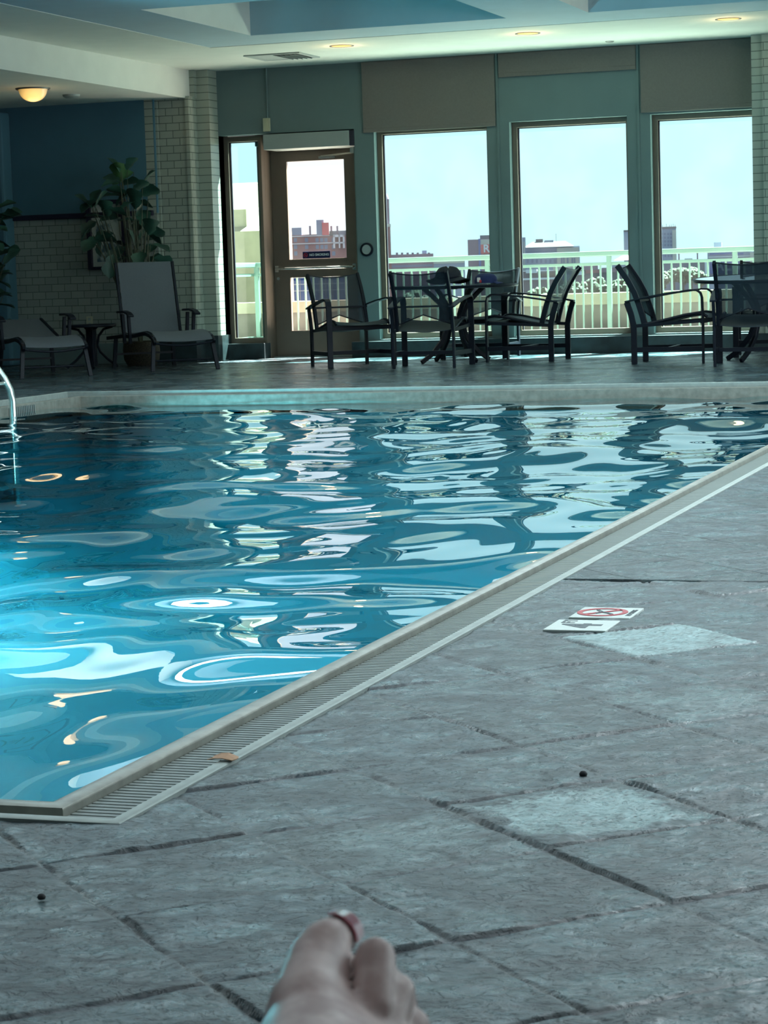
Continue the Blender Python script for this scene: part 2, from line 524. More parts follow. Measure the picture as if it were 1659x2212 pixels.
M['rim_light'] = mat('lamp_trim_metal', lin(110, 110, 106), 0.4, 0.5)
M['warm_lamp'] = mat('warm_lamp_lens', (0.25, 0.16, 0.06), 0.5, emit=(1.0, 0.52, 0.10), estr=0.75)

def sling_material(name, col, through):
    m, nt, P, N = nodes(name)
    L = nt.links.new
    P.inputs['Base Color'].default_value = (*col, 1); P.inputs['Roughness'].default_value = 0.6
    tc = N('TexCoord'); w = N('TexWave', Scale=60.0); L(tc.outputs['Object'], w.inputs['Vector'])
    bp = N('Bump', Strength=0.15, Distance=0.002); L(w.outputs['Fac'], bp.inputs['Height']); L(bp.outputs['Normal'], P.inputs['Normal'])
    tr = N('BsdfTransparent'); tr.inputs['Color'].default_value = (0.9, 0.95, 1, 1)
    mx = N('MixShader', Fac=through)
    L(P.outputs[0], mx.inputs[1]); L(tr.outputs[0], mx.inputs[2])
    L(mx.outputs[0], nt.nodes['Material Output'].inputs['Surface'])
    return m
M['sling'] = sling_material('black_mesh_sling', (0.010, 0.020, 0.028), 0.42)
M['sling_seat'] = sling_material('black_seat_sling', (0.014, 0.026, 0.036), 0.04)
M['sling_grey'] = mat('grey_woven_sling', lin(76, 84, 90), 0.7, var=0.06, scale=80, bump=0.05)

def glass_material(name, tint, refl=0.05, milk=0.0):
    m, nt, P, N = nodes(name)
    L = nt.links.new
    nt.nodes.remove(P)
    tr = N('BsdfTransparent'); tr.inputs['Color'].default_value = (*tint, 1)
    gl = N('BsdfGlossy'); gl.inputs['Roughness'].default_value = 0.02
    fr = N('Fresnel', IOR=1.45)
    mx = N('MixShader'); L(mth(nt, 'MULTIPLY', fr.outputs[0], refl), mx.inputs[0]); L(tr.outputs[0], mx.inputs[1]); L(gl.outputs[0], mx.inputs[2])
    out = mx.outputs[0]
    if milk:
        df = N('BsdfTranslucent'); df.inputs['Color'].default_value = (0.85, 0.95, 0.95, 1)
        geo = N('NewGeometry'); nz = N('TexNoise', Scale=3.0, Detail=5.0); L(geo.outputs['Position'], nz.inputs['Vector'])
        m2 = N('MixShader'); L(mth(nt, 'MULTIPLY', sstep(nt, nz.outputs['Fac'], 0.3, 0.75, 0.6, 1.3), milk), m2.inputs[0])
        L(out, m2.inputs[1]); L(df.outputs[0], m2.inputs[2]); out = m2.outputs[0]
    L(out, nt.nodes['Material Output'].inputs['Surface'])
    return m
M['glass'] = glass_material('tinted_window_glass', (0.56, 0.90, 0.93), 0.35, 0.007)
M['glass_clear'] = glass_material('clear_door_glass', (0.93, 0.97, 1.0), 0.3, 0.008)

def water_material():
    m, nt, P, N = nodes('pool_water')
    L = nt.links.new
    nt.nodes.remove(P)
    tr = N('BsdfTransparent'); tr.inputs['Color'].default_value = (0.24, 0.88, 0.98, 1)
    gl = N('BsdfGlossy'); gl.inputs['Roughness'].default_value = 0.0
    gl.inputs['Color'].default_value = (1, 1, 1, 1)
    fr = N('Fresnel', IOR=1.42)
    mx = N('MixShader'); L(fr.outputs[0], mx.inputs[0]); L(tr.outputs[0], mx.inputs[1]); L(gl.outputs[0], mx.inputs[2])
    L(mx.outputs[0], nt.nodes['Material Output'].inputs['Surface'])
    return m
M['water'] = water_material()
M['basin'] = mat('aqua_pool_plaster', (0.004, 0.15, 0.20), 0.7, var=0.08, scale=1.2)

# ================================================================== THE SETTING
XL, XR, YB, YF = -14.0, 4.6, -4.0, 23.0           # room extents; YF = face of the window wall
ZC, ZT, ZA = 3.10, 3.104, 2.80                     # soffit, blue tray ceiling, alcove ceiling
PX0, PX1, PY0, PY1 = -8.384, -1.58, 3.264, 16.68  # outer edge of the gutter frame round the pool
LX0, LX1, LY0, LY1 = -8.24, -1.788, 3.472, 16.60 # outer edge of the overflow lip
LW = 0.042                                        # lip width
WATER_Z, GRATE_Z = -0.102, -0.046

# floor: slate deck with the pool cut out; round the near corner the slabs have their clefts as real relief
_perm = np.random.RandomState(21).permutation(4096)
def gnoise(x, y, seed=0):
    xi, yi = np.floor(x).astype(np.int64), np.floor(y).astype(np.int64)
    xf, yf = x - xi, y - yi
    def g(ix, iy, dx, dy):
        h = _perm[(_perm[(ix + seed * 131) & 4095] + iy) & 4095]
        a = h * (2 * PI / 4096)
        return np.cos(a) * dx + np.sin(a) * dy
    u, v = xf ** 3 * (xf * (xf * 6 - 15) + 10), yf ** 3 * (yf * (yf * 6 - 15) + 10)
    n0 = g(xi, yi, xf, yf) * (1 - u) + g(xi + 1, yi, xf - 1, yf) * u
    n1 = g(xi, yi + 1, xf, yf - 1) * (1 - u) + g(xi + 1, yi + 1, xf - 1, yf - 1) * u
    return 1.5 * (n0 * (1 - v) + n1 * v)
def fbm(x, y, octv, gain=0.5, seed=0):
    t, a = 0, 1.0
    for o in range(octv):
        t = t + a * gnoise(x, y, seed + o); x, y, a = x * 2.03 + 3.1, y * 2.03 + 1.7, a * gain
    return t
def sst(a, b, x):
    t = np.clip((x - a) / (b - a), 0, 1); return t * t * (3 - 2 * t)
NX0, NX1, NY0, NY1 = -1.98, -0.05, 1.95, 6.2
def slab_relief(X, Y):
    dx, dy = X - TILE_O[0], Y - TILE_O[1]; c, s_ = math.cos(TILE_A), math.sin(TILE_A)
    U, V = (c * dx + s_ * dy) / TILE_S, (-s_ * dx + c * dy) / TILE_S
    wob = 0.012
    U = U + wob * gnoise(X * 7, Y * 7, 90); V = V + wob * gnoise(X * 7 + 9, Y * 7, 91)
    I, J = np.floor(U).astype(int), np.floor(V).astype(int); fu, fv = U - I, V - J
    hsh = lambda k: _perm[(_perm[(I + 57 + 17 * k) & 4095] + J * 7 + 31 * k + 500) & 4095] / 4095.0
    r1, r2, r3, r4, r5 = (hsh(k) for k in range(5))
    lu, lv = (fu - 0.5) * TILE_S, (fv - 0.5) * TILE_S
    th = r3 * 2 * PI; ct, st = np.cos(th), np.sin(th)
    px, py = lu * ct + lv * st + r1 * 50, (-lu * st + lv * ct) * 1.35 + r2 * 50
    rough = 0.5 + 1.1 * r4
    w1 = fbm(px * 9, py * 9, 2, 0.5, 40) * 0.05
    q = (fbm(px * 5.5 + w1, py * 5.5 - w1, 6, 0.55, 0) + 2) * (3.2 + 1.6 * r5)
    Lq = np.floor(q); fr = q - Lq
    q2 = (fbm(px * 20, py * 20, 5, 0.55, 12) + 2) * 3.0
    L2 = np.floor(q2); fr2 = q2 - L2
    z = (Lq - 9 + sst(0.86, 1.0, fr)) * 0.0024 * rough + (L2 - 6 + sst(0.8, 1.0, fr2)) * 0.0007 * rough
    z = z - 0.0022 + fbm(px * 2.2, py * 2.2, 2, 0.5, 30) * 0.006
    z += (r1 - 0.5) * fu * 0.016 + (r2 - 0.5) * fv * 0.016 + (r5 - 0.5) * 0.006
    e = np.minimum(np.minimum(fu, 1 - fu), np.minimum(fv, 1 - fv)) * TILE_S
    isv = np.minimum(fv, 1 - fv) < np.minimum(fu, 1 - fu)
    chip = np.clip(fbm(X * 16, Y * 16, 3, 0.5, 60), 0, 1)
    jw = 0.0035 + 0.007 * chip * (0.4 + r4)
    jt = 1 - sst(jw * 0.5, jw + 0.003, e)
    z = np.clip(z * 0.30, -0.0045, 0.0030)
    z = z * (1 - jt) + (-0.006 + 0.0015 * chip) * jt
    gap = sst(0.0, 0.25, fbm(px * 8, py * 8, 3, 0.5, 70))
    dirt_shade = sst(0.84, 0.93, fr) * (1 - sst(0.97, 1.0, fr)) * gap + 0.45 * sst(0.80, 0.92, fr2) * (1 - sst(0.95, 1.0, fr2)) * gap
    dirt_shade = np.maximum(dirt_shade, jt * np.where(isv, 0.75, 0.35))  # dirt and step shade painted into clefts; ledge shade darker along one joint direction
    tone = (Lq * 0.381 + L2 * 0.13) % 1.0
    tone = 0.5 + (tone - 0.5) * 0.7 + 0.35 * np.clip(fbm(px * 7, py * 7, 6, 0.65, 80), -1, 1)
    return z, np.clip(dirt_shade, 0, 1), np.clip(tone, 0, 1), jt
fb = MB()
near_cell = lambda x, y: NX0 < x < NX1 and NY0 < y < NY1
for x0, x1, y0, y1 in grid_cells([XL, PX0, NX0, PX1, NX1, XR], [YB, NY0, PY0, NY1, PY1, 23.52], lambda x, y: (PX0 < x < PX1 and PY0 < y < PY1) or near_cell(x, y)):
    fb.box(x0, x1, y0, y1, -0.10, 0.0)
gx = np.concatenate([np.linspace(NX0, PX1, 90)[:-1], np.linspace(PX1, NX1, 330)])
t_ = np.linspace(0, 1, 260); gy = np.concatenate([np.linspace(NY0, PY0, 330)[:-1], PY0 + (NY1 - PY0) * (0.62 * t_ + 0.38 * t_ ** 2)])
X, Y = np.meshgrid(gx, gy)
z, dirt_shade, tone, jt = slab_relief(X, Y)
fade = np.minimum(np.minimum(sst(0, 0.03, X - NX0), sst(0, 0.03, NX1 - X)), np.minimum(sst(0, 0.03, Y - NY0), sst(0, 0.03, NY1 - Y)))
z *= fade; dirt_shade *= fade
ny, nx = X.shape
cm = ~((gx[:-1][None, :] + 1e-6 < PX1 - 1e-4) & (gy[:-1][:, None] + 1e-6 > PY0 - 1e-4))
ii = (np.arange(ny - 1)[:, None] * nx + np.arange(nx - 1)[None, :])[cm]
fc = np.stack([ii, ii + 1, ii + nx + 1, ii + nx], -1)
co = np.stack([X, Y, z], -1).reshape(-1, 3); at4 = np.stack([fade, dirt_shade, tone, jt], -1).reshape(-1, 4)
base_v = np.array(fb.v); base_f = [f for f in fb.f]
off = len(base_v); allv = np.concatenate([base_v, co]); allf = np.concatenate([np.array(base_f), fc + off])
me = bpy.data.meshes.new('floor')
me.vertices.add(len(allv)); me.vertices.foreach_set('co', allv.ravel())
me.loops.add(allf.size); me.loops.foreach_set('vertex_index', allf.ravel().astype(np.int32))
me.polygons.add(len(allf)); me.polygons.foreach_set('loop_start', np.arange(0, allf.size, 4, dtype=np.int32))
me.polygons.foreach_set('use_smooth', np.arange(len(allf)) >= len(base_f))
me.update(calc_edges=True)
a_ = me.attributes.new('slab', 'FLOAT_COLOR', 'POINT')
a_.data.foreach_set('color', np.concatenate([np.tile([0, 0, 0.5, 0], (off, 1)), at4]).ravel())
me.materials.append(SLATE)
fl = bpy.data.objects.new('floor', me); COL.objects.link(fl); struct(fl)

# pool basin: walls and bottom
bb = MB()
ix0, ix1, iy0, iy1 = LX0 + LW, LX1 - LW, LY0 + LW, LY1 - LW
ZB = -1.35
cove = [(0.0, -0.15), (0.0, -0.30)] + [(1.3 * (1 - math.cos(a)), -0.30 - 1.05 * math.sin(a)) for a in np.linspace(0.12, PI / 2, 12)]
vs_, n_ = [], len(cove)
for cx_, cy_, sx, sy in ((ix0, iy0, 1, 1), (ix1, iy0, -1, 1), (ix1, iy1, -1, -1), (ix0, iy1, 1, -1)):
    for d_, z_ in cove: vs_.append((cx_ + sx * d_, cy_ + sy * d_, z_))
fs_ = [(c * n_ + k, c * n_ + k + 1, ((c + 1) % 4) * n_ + k + 1, ((c + 1) % 4) * n_ + k) for c in range(4) for k in range(n_ - 1)]
fs_.append(tuple(c * n_ + n_ - 1 for c in range(4)))
bb.add(vs_, fs_)
struct(bb.build('pool_basin', M['basin'], smooth=50))

# overflow lip round the water, a rounded steel-edged kerb
def ring(mb, x0, x1, y0, y1, w, z0, z1):
    mb.box(x0, x0 + w, y0, y1, z0, z1); mb.box(x1 - w, x1, y0, y1, z0, z1)
    mb.box(x0 + w, x1 - w, y0, y0 + w, z0, z1); mb.box(x0 + w, x1 - w, y1 - w, y1, z0, z1)
def ring_prof(mb, x0, x1, y0, y1, prof):
    """prof: list of (inset, z); swept round the rectangle with mitred corners."""
    n = len(prof); vs = []
    for cx_, cy_, sx, sy in ((x0, y0, 1, 1), (x1, y0, -1, 1), (x1, y1, -1, -1), (x0, y1, 1, -1)):
        for d, z in prof:
            vs.append((cx_ + sx * d, cy_ + sy * d, z))
    fs = []
    for c in range(4):
        c2 = (c + 1) % 4
        for k in range(n):
            k2 = (k + 1) % n
            fs.append((c * n + k, c * n + k2, c2 * n + k2, c2 * n + k))
    mb.add(vs, fs)
lb = MB()
ring_prof(lb, LX0, LX1, LY0, LY1, [(0, -0.18), (0, -0.035), (0.002, -0.030), (0.007, -0.028), (LW - 0.006, -0.028), (LW - 0.001, -0.031), (LW, -0.038), (LW, -0.18)])
struct(lb.build('trim_1', M['lip'], smooth=35))
# outer steel frame of the gutter, flush with the slate
ob = MB()
FW = 0.027
ring_prof(ob, PX0, PX1, PY0, PY1, [(0, -0.12), (0, 0.003), (0.004, 0.005), (FW - 0.004, 0.005), (FW, 0.002), (FW, -0.12)])
struct(ob.build('trim_2', M['steel_satin'], smooth=35))
gb = MB(); ring(gb, PX0 + FW, PX1 - FW, PY0 + FW, PY1 - FW, 0.21, -0.15, -0.12)
struct(gb.build('gutter_floor', M['dark_tile']))

# gratings of cross bars in the gutter: one along each side
def grating(name, x0, x1, y0, y1, along, label):
    g = MB(); pitch, bw = 0.0212, 0.0150
    lo, hi = (y0, y1) if along == 'Y' else (x0, x1)
    n = int((hi - lo) / pitch)
    for k in range(n):
        c = lo + (k + 0.5) * pitch
        if along == 'Y': g.box(x0, x1, c - bw / 2, c + bw / 2, GRATE_Z - 0.02, GRATE_Z)
        else: g.box(c - bw / 2, c + bw / 2, y0, y1, GRATE_Z - 0.02, GRATE_Z)
    if along == 'Y':
        for xx in (x0 + 0.02, (x0 + x1) / 2, x1 - 0.02): g.box(xx - 0.004, xx + 0.004, y0, y1, GRATE_Z - 0.035, GRATE_Z - 0.015)
    else:
        for yy in (y0 + 0.015, y1 - 0.015): g.box(x0, x1, yy - 0.004, yy + 0.004, GRATE_Z - 0.035, GRATE_Z - 0.015)
    return tag(g.build(name, M['grate']), label, 'drain grate', 'overflow gratings round the pool')
grating('drain_grate', LX1 + 0.002, PX1 - FW - 0.002, LY0, PY1 - FW, 'Y', 'pale slatted drain grating along the near right edge of the pool')
grating('drain_grate', PX0 + FW + 0.002, LX1 + 0.002, PY0 + FW + 0.002, LY0 - 0.002, 'X', 'pale slatted drain grating along the near left end of the pool, below the corner')
grating('drain_grate', PX0 + FW + 0.002, LX0 - 0.002, LY0, LY1, 'Y', 'pale slatted drain grating along the left side of the pool behind the ladder')
grating('drain_grate', PX0 + FW + 0.002, LX1 + 0.002, LY1 + 0.002, PY1 - FW - 0.002, 'X', 'pale slatted drain grating along the far end of the pool')

# water: long low ripples as real relief
def water():
    dx = 0.036
    xs = np.linspace(ix0 - 0.001, ix1 + 0.001, int((ix1 - ix0) / dx)); ys = np.linspace(iy0 - 0.001, iy1 + 0.001, int((iy1 - iy0) / dx))
    X, Y = np.meshgrid(xs, ys)
    H = np.zeros_like(X)
    rs = np.random.RandomState(5)
    wx = X + 0.10 * np.sin(1.3 * Y + 0.7) + 0.07 * np.sin(2.1 * X + 1.1 * Y)
    wy = Y + 0.10 * np.sin(1.1 * X + 0.3) + 0.08 * np.sin(1.7 * Y - 0.9 * X)
    for i in range(WAVE_N):
        lam = 0.28 * (2.1 / 0.28) ** rs.rand()
        th = rs.rand() * 2 * PI
        k = 2 * PI / lam
        slope = WAVE_SLOPE * (0.55 + 0.9 * rs.rand()) * (0.6 + 0.4 * min(lam / 0.5, 1.5))
        H += slope / k * np.sin(k * (wx * math.cos(th) + wy * math.sin(th)) + rs.rand() * 2 * PI)
    ny, nx = X.shape
    co = np.stack([X, Y, H + WATER_Z], -1).reshape(-1, 3)
    ii = (np.arange(ny - 1)[:, None] * nx + np.arange(nx - 1)[None, :]).ravel()
    fc = np.stack([ii, ii + 1, ii + nx + 1, ii + nx], -1)
    me = bpy.data.meshes.new('pool_water')
    me.vertices.add(len(co)); me.vertices.foreach_set('co', co.ravel())
    me.loops.add(fc.size); me.loops.foreach_set('vertex_index', fc.ravel().astype(np.int32))
    me.polygons.add(len(fc)); me.polygons.foreach_set('loop_start', np.arange(0, fc.size, 4, dtype=np.int32))
    me.polygons.foreach_set('use_smooth', np.ones(len(fc), bool))
    me.update(calc_edges=True); me.validate()
    me.materials.append(M['water'])
    o = bpy.data.objects.new('pool_water', me); COL.objects.link(o)
    return tag(o, 'rippling blue water filling the indoor pool', 'water', kind='stuff')
WAVE_N, WAVE_SLOPE = 34, 0.0135
water()

# ceiling: white soffit round a blue tray with square coffers
COF = [(x0, x1, y0, y1) for (y0, y1) in [(17.49, 19.91)] + SKY_Y for (x0, x1) in SKY_X]
TX0, TY1 = -8.688, 20.68
cb = MB(); cb.cur = 0
cb.box(-9.789, XR, TY1, 23.02, ZC, ZC + 0.3); cb.box(-9.789, TX0, YB, TY1, ZC, ZC + 0.3)
cb.cur = 1
cxs = sorted({TX0, XR} | {c[0] for c in COF} | {c[1] for c in COF}); cys = sorted({YB, TY1} | {c[2] for c in COF} | {c[3] for c in COF})
inhole = lambda x, y: any(a < x < b and c < y < d for a, b, c, d in COF)
for x0, x1, y0, y1 in grid_cells(cxs, cys, inhole):
    cb.add([(x0, y0, ZT), (x1, y0, ZT), (x1, y1, ZT), (x0, y1, ZT)], [(0, 1, 2, 3)])
for a, b, c, d in COF:
    cb.cur = 1
    zt = 3.70
    for p, q in (((a, c), (b, c)), ((b, c), (b, d)), ((b, d), (a, d)), ((a, d), (a, c))):
        cb.cur = 0 if p[0] == q[0] else 1  # side faces take the lighter paint: light from the right put into colour
        cb.add([(p[0], p[1], ZT), (q[0], q[1], ZT), (q[0], q[1], zt), (p[0], p[1], zt)], [(0, 1, 2, 3)])
    cb.cur = 0
    cb.add([(a, c, zt), (b, c, zt), (b, d, zt), (a, d, zt)], [(0, 1, 2, 3)])
struct(cb.build('ceiling', [M['soffit'], M['ceiling_blue']]))
ab = MB(); ab.box(XL, -9.789, YB, 23.0, ZA, ZA + 0.62)
struct(ab.build('ceiling_alcove', M['ceiling_white']))
# the deep beam face over the alcove opening is the side of this lowered ceiling

# window wall with its openings
W_WIN = [(-7.83, -6.59), (-6.35, -5.11), (-4.87, -3.63)]
HEAD, SILL = 2.395, 0.185
wb = MB()
def wall_hole(x, z):
    if -9.6 < x < -8.05 and z < 2.41: return True
    return any(a < x < b and SILL < z < HEAD for a, b in W_WIN)
xs = sorted({-9.75, -9.6, -8.05, XR} | {v for w in W_WIN for v in w}); zs = [0.0, SILL, HEAD, 2.41, ZC + 0.02]
for x0, x1, z0, z1 in grid_cells(xs, zs, wall_hole):
    wb.box(x0, x1, YF, YF + 0.20, z0, z1)
wb.box(-9.26, -8.05, YF + 0.20, 23.56, 2.29, ZC + 0.3)      # over the door recess
wb.box(-8.13, -8.05, YF + 0.20, 23.56, 0.0, 2.29)
wb.box(-9.75, -9.6, YF + 0.20, 23.3, 0.0, 2.45)
struct(wb.build('wall_back', M['wall_paint']))
# thin cover strips where the blinds' bays meet
tb = MB()
for x in (-6.468, -4.99):
    tb.box(x - 0.012, x + 0.012, YF - 0.012, YF, 0.19, ZC)
struct(tb.build('trim_3', M['wall_paint']))
# dark tiled kerb below the windows
kb = MB()
kb.box(-8.10, XR, 22.85, YF - 0.001, 0.0, 0.168)
struct(kb.build('baseboard_back', M['dark_tile'], bevel=0.004))
kb = MB(); kb.box(-9.615, -9.17, 23.035, 23.28, 0.0, 0.168)
struct(kb.build('baseboard_door', M['dark_tile'], bevel=0.004))

# tiled piers: left beside the alcove, right at the picture's edge
pb = MB()
pb.cur = 0; pb.box(-10.14, -9.745, 22.58, 23.2, 0.27, ZA + 0.02)
pb.cur = 1; pb.box(-10.245, -10.15, 22.52, 23.2, 0.27, ZA)
pb.box(-10.15, -10.115, 22.56, 23.2, 0.27, ZA); pb.box(-9.79, -9.748, 22.56, 23.2, 0.27, ZA)
pb.box(-9.745, -9.60, 22.77, 23.2, 0.27, ZC)
pb.box(-9.80, -9.735, 22.70, 23.2, ZA, ZC)
pb.cur = 2; pb.box(-10.255, -9.592, 22.76, 23.2, 0.0, 0.27); pb.box(-10.255, -9.74, 22.51, 22.9, 0.0, 0.27)
struct(pb.build('wall_pier_left', [M['brick'], M['brick_stack'], M['dark_tile']]))
pb = MB()
pb.cur = 1; pb.box(-3.80, -3.69, 22.77, YF, 0.17, ZC + 0.01)
pb.cur = 0; pb.box(-3.69, -2.6, 22.74, YF, 0.17, ZC + 0.01)
pb.cur = 2; pb.box(-3.81, -2.6, 22.73, YF, 0.0, 0.17)
struct(pb.build('wall_pier_right', [M['brick'], M['brick_stack'], M['dark_tile']]))

# alcove: painted above a dark rail, tiled below, and a side pier at the left
M['alcove_tile'] = brick_material('alcove_wall_tile', lin(140, 148, 140), lin(152, 158, 148), lin(84, 92, 88), mortar=0.0032)
vb = MB()
vb.cur = 0; vb.box(XL, -10.14, 22.522, 22.9, 1.60, ZA)
vb.cur = 1; vb.box(XL, -10.14, 22.515, 22.9, 0.22, 1.60)
vb.cur = 2; vb.box(XL, -10.14, 22.512, 22.9, 0.0, 0.22)
struct(vb.build('wall_alcove', [M['alcove_paint'], M['alcove_tile'], M['wall_paint']]))
rb = MB(); rb.box(-11.85, -10.18, 22.47, 22.52, 1.575, 1.632)
struct(rb.build('trim_4', M['rail_dark'], bevel=0.006))
pb = MB(); pb.box(XL, -11.845, 22.30, 22.52, 0.0, 2.75)
struct(pb.build('wall_alcove_side', M['alcove_paint'], bevel=0.03))
for nm, x0, x1, y0, y1 in (('wall_left', XL - 0.1, XL, YB, 23.0), ('wall_near', XL, XR, YB - 0.1, YB)):
    q = MB(); q.box(x0, x1, y0, y1, 0, 3.75); struct(q.build(nm, M['wall_paint']))

rw = MB()
for y0, y1, z0, z1 in grid_cells(sorted({YB, 23.2} | {v for w in SIDE_Y for v in w}), [0, 0.4, 2.5, 3.75], lambda y, z: 0.4 < z < 2.5 and any(a < y < b for a, b in SIDE_Y)):
    rw.box(XR, XR + 0.1, y0, y1, z0, z1)
struct(rw.build('wall_right', M['wall_paint']))
# windows: bronze frame, dark gasket, pane
def window(n, x0, x1, z0, z1, y, fw=(0.055, 0.055, 0.05, 0.06)):
    f = MB(); l, r, b, t = fw
    for (a0, a1, c0, c1) in ((x0, x0 + l, z0, z1), (x1 - r, x1, z0, z1), (x0 + l, x1 - r, z0, z0 + b), (x0 + l, x1 - r, z1 - t, z1)):
        f.box(a0, a1, y, y + 0.09, c0, c1)
    w = struct(f.build('window_%d' % n, M['bronze'], bevel=0.004))
    g = MB(); X0, X1, Z0, Z1 = x0 + l, x1 - r, z0 + b, z1 - t
    for (a0, a1, c0, c1) in ((X0, X0 + 0.014, Z0, Z1), (X1 - 0.014, X1, Z0, Z1), (X0, X1, Z1 - 0.01, Z1)):
        g.box(a0, a1, y + 0.05, y + 0.07, c0, c1)
    g.build('gasket', M['dark_frame'], w)
    p = MB(); p.add([(X0, y + 0.06, Z0), (X1, y + 0.06, Z0), (X1, y + 0.06, Z1), (X0, y + 0.06, Z1)], [(0, 1, 2, 3)])
    p.build('pane', M['glass'], w)
window(1, -9.60, -9.165, 0.168, 2.405, 23.13, (0.05, 0.03, 0.06, 0.06))
for k, (a, b) in enumerate(W_WIN):
    window(k + 2, a, b, SILL, HEAD, 23.10, (0.05, 0.03, 0.06, 0.055))

for k, (a, b) in enumerate(SIDE_Y):  # unseen windows added round the side fill lamps
    f = MB()
    for (a0, a1, c0, c1) in ((a, a + 0.06, 0.4, 2.5), (b - 0.06, b, 0.4, 2.5), (a + 0.06, b - 0.06, 0.4, 0.46), (a + 0.06, b - 0.06, 2.44, 2.5), ((a + b) / 2 - 0.03, (a + b) / 2 + 0.03, 0.46, 2.44)):
        f.box(XR + 0.01, XR + 0.08, a0, a1, c0, c1)
    w = struct(f.build('window_%d' % (k + 5), M['bronze']))
    p = MB(); p.add([(XR + 0.05, a, 0.4), (XR + 0.05, b, 0.4), (XR + 0.05, b, 2.5), (XR + 0.05, a, 2.5)], [(0, 1, 2, 3)])
    p.build('pane', M['glass'], w)

# glazed door in its recess
dr = MB()
dr.box(-9.255, -9.165, 23.22, 23.50, 0.0, 2.29); dr.box(-8.20, -8.13, 23.36, 23.50, 0.0, 2.29); dr.box(-9.165, -8.20, 23.36, 23.50, 2.235, 2.29)
D = struct(dr.build('door_1', M['bronze'], bevel=0.004))
lf = MB(); y0, y1 = 23.40, 23.445
x0, x1 = -9.165, -8.20; gx0, gx1 = -8.985, -8.318
for a, b, c, d in ((x0, gx0, 0.012, 2.235), (gx1, x1, 0.012, 2.235), (gx0, gx1, 0.012, 0.285), (gx0, gx1, 0.865, 1.06), (gx0, gx1, 2.12, 2.235)):
    lf.box(a, b, y0, y1, c, d)
lf.build('door_leaf', M['bronze'], D, bevel=0.003)
for z0_, z1_ in ((0.285, 0.865), (1.06, 2.12)):
    p = MB(); p.add([(gx0, 23.425, z0_), (gx1, 23.425, z0_), (gx1, 23.425, z1_), (gx0, 23.425, z1_)], [(0, 1, 2, 3)])
    p.build('pane', M['glass_clear'], D)
    s = MB()
    s.box(gx0 - 0.012, gx1 + 0.012, 23.392, 23.40, z0_ - 0.018, z0_ + 0.004)
    s.build('glazing_bead', M['bronze'], D, bevel=0.002)
pbm = MB()
pbm.tube([(-9.13, 23.395, 0.965), (-9.13, 23.34, 0.965), (-8.23, 23.34, 0.965), (-8.23, 23.395, 0.965)], 0.014, 10)
pbm.box(-9.15, -9.11, 23.385, 23.40, 0.93, 1.0); pbm.box(-8.25, -8.21, 23.385, 23.40, 0.93, 1.0)
tag(pbm.build('push_bar', M['steel'], D, smooth=40), 'polished steel push bar')
th_ = MB(); th_.box(-9.165, -8.20, 23.30, 23.5, 0.0, 0.012)
th_.build('threshold', M['steel_satin'], D)
kl = MB(); kl.lathe([(0.016, 0), (0.016, 0.012), (0.0, 0.014)], n=14, M=Matrix.Rotation(PI / 2, 4, 'X'), c=(-9.12, 23.40, 0.86))
kl.build('lock', M['steel_satin'], D)

# outside: balcony slab and concrete parapet
M['concrete'] = mat('tan_concrete', lin(122, 112, 92), 0.85, var=0.12, scale=5, bump=0.1)
M['concrete_dark'] = mat('weathered_concrete_panel', lin(84, 77, 66), 0.9, var=0.25, scale=4, bump=0.1)
M['mint_paint'] = mat('pale_green_paint', lin(82, 102, 91), 0.45, var=0.03)
qb = MB(); qb.box(-13.5, 6, 23.2, 26.6, -0.25, -0.012)
M['balcony_floor'] = mat('pale_balcony_paving', lin(196, 192, 182), 0.85, var=0.1)
struct(qb.build('floor_balcony', M['balcony_floor']))
qb = MB()
qb.cur = 0; qb.box(-13.5, 6, 26.12, 26.42, 0.44, 0.576); qb.cur = 1; qb.box(-13.5, 6, 26.16, 26.38, -0.25, 0.44)
struct(qb.build('wall_parapet', [M['concrete'], M['concrete_dark']], bevel=0.006))
M['city_ground'] = mat('far_city_ground', lin(30, 34, 38), 0.9, var=0.2, scale=0.05)
gq = MB(); gq.add([(-2500, 30, -14), (2500, 30, -14), (2500, 3000, -14), (-2500, 3000, -14)], [(0, 1, 2, 3)])
struct(gq.build('ground', M['city_ground']))

# ================================================================== FITTINGS ON THE WINDOW WALL
def blind(x0, x1, zb, label):
    t = thing('roller_blind', label, 'blind', ((x0 + x1) / 2, 22.975, zb), group='roller blinds over the windows')
    w = (x1 - x0) / 2; h = ZC - zb
    rows = [[(-w + 2 * w * i / 8, 0.002 * math.sin(i * 1.9 + j), 0.04 + (h - 0.05) * j / 4) for i in range(9)] for j in range(5)]
    MB().sheet(rows, 0.003).build('blind_fabric', M['blind'], t, smooth=60)
    MB().box(-w, w, -0.006, 0.008, 0.0, 0.042).build('hem_bar', M['blind'], t, bevel=0.003)
    MB().tube([(-w, 0.01, h - 0.03), (w, 0.01, h - 0.03)], 0.012, 10).build('roller', M['blind'], t, smooth=40)
blind(-7.935, -6.488, 2.36, 'taupe roller blind lowered to the window head beside the glazed door')
blind(-6.443, -5.004, 2.852, 'taupe roller blind rolled up short above the middle window')
blind(-4.957, -3.815, 2.415, 'taupe roller blind lowered beside the tiled pier at the right')

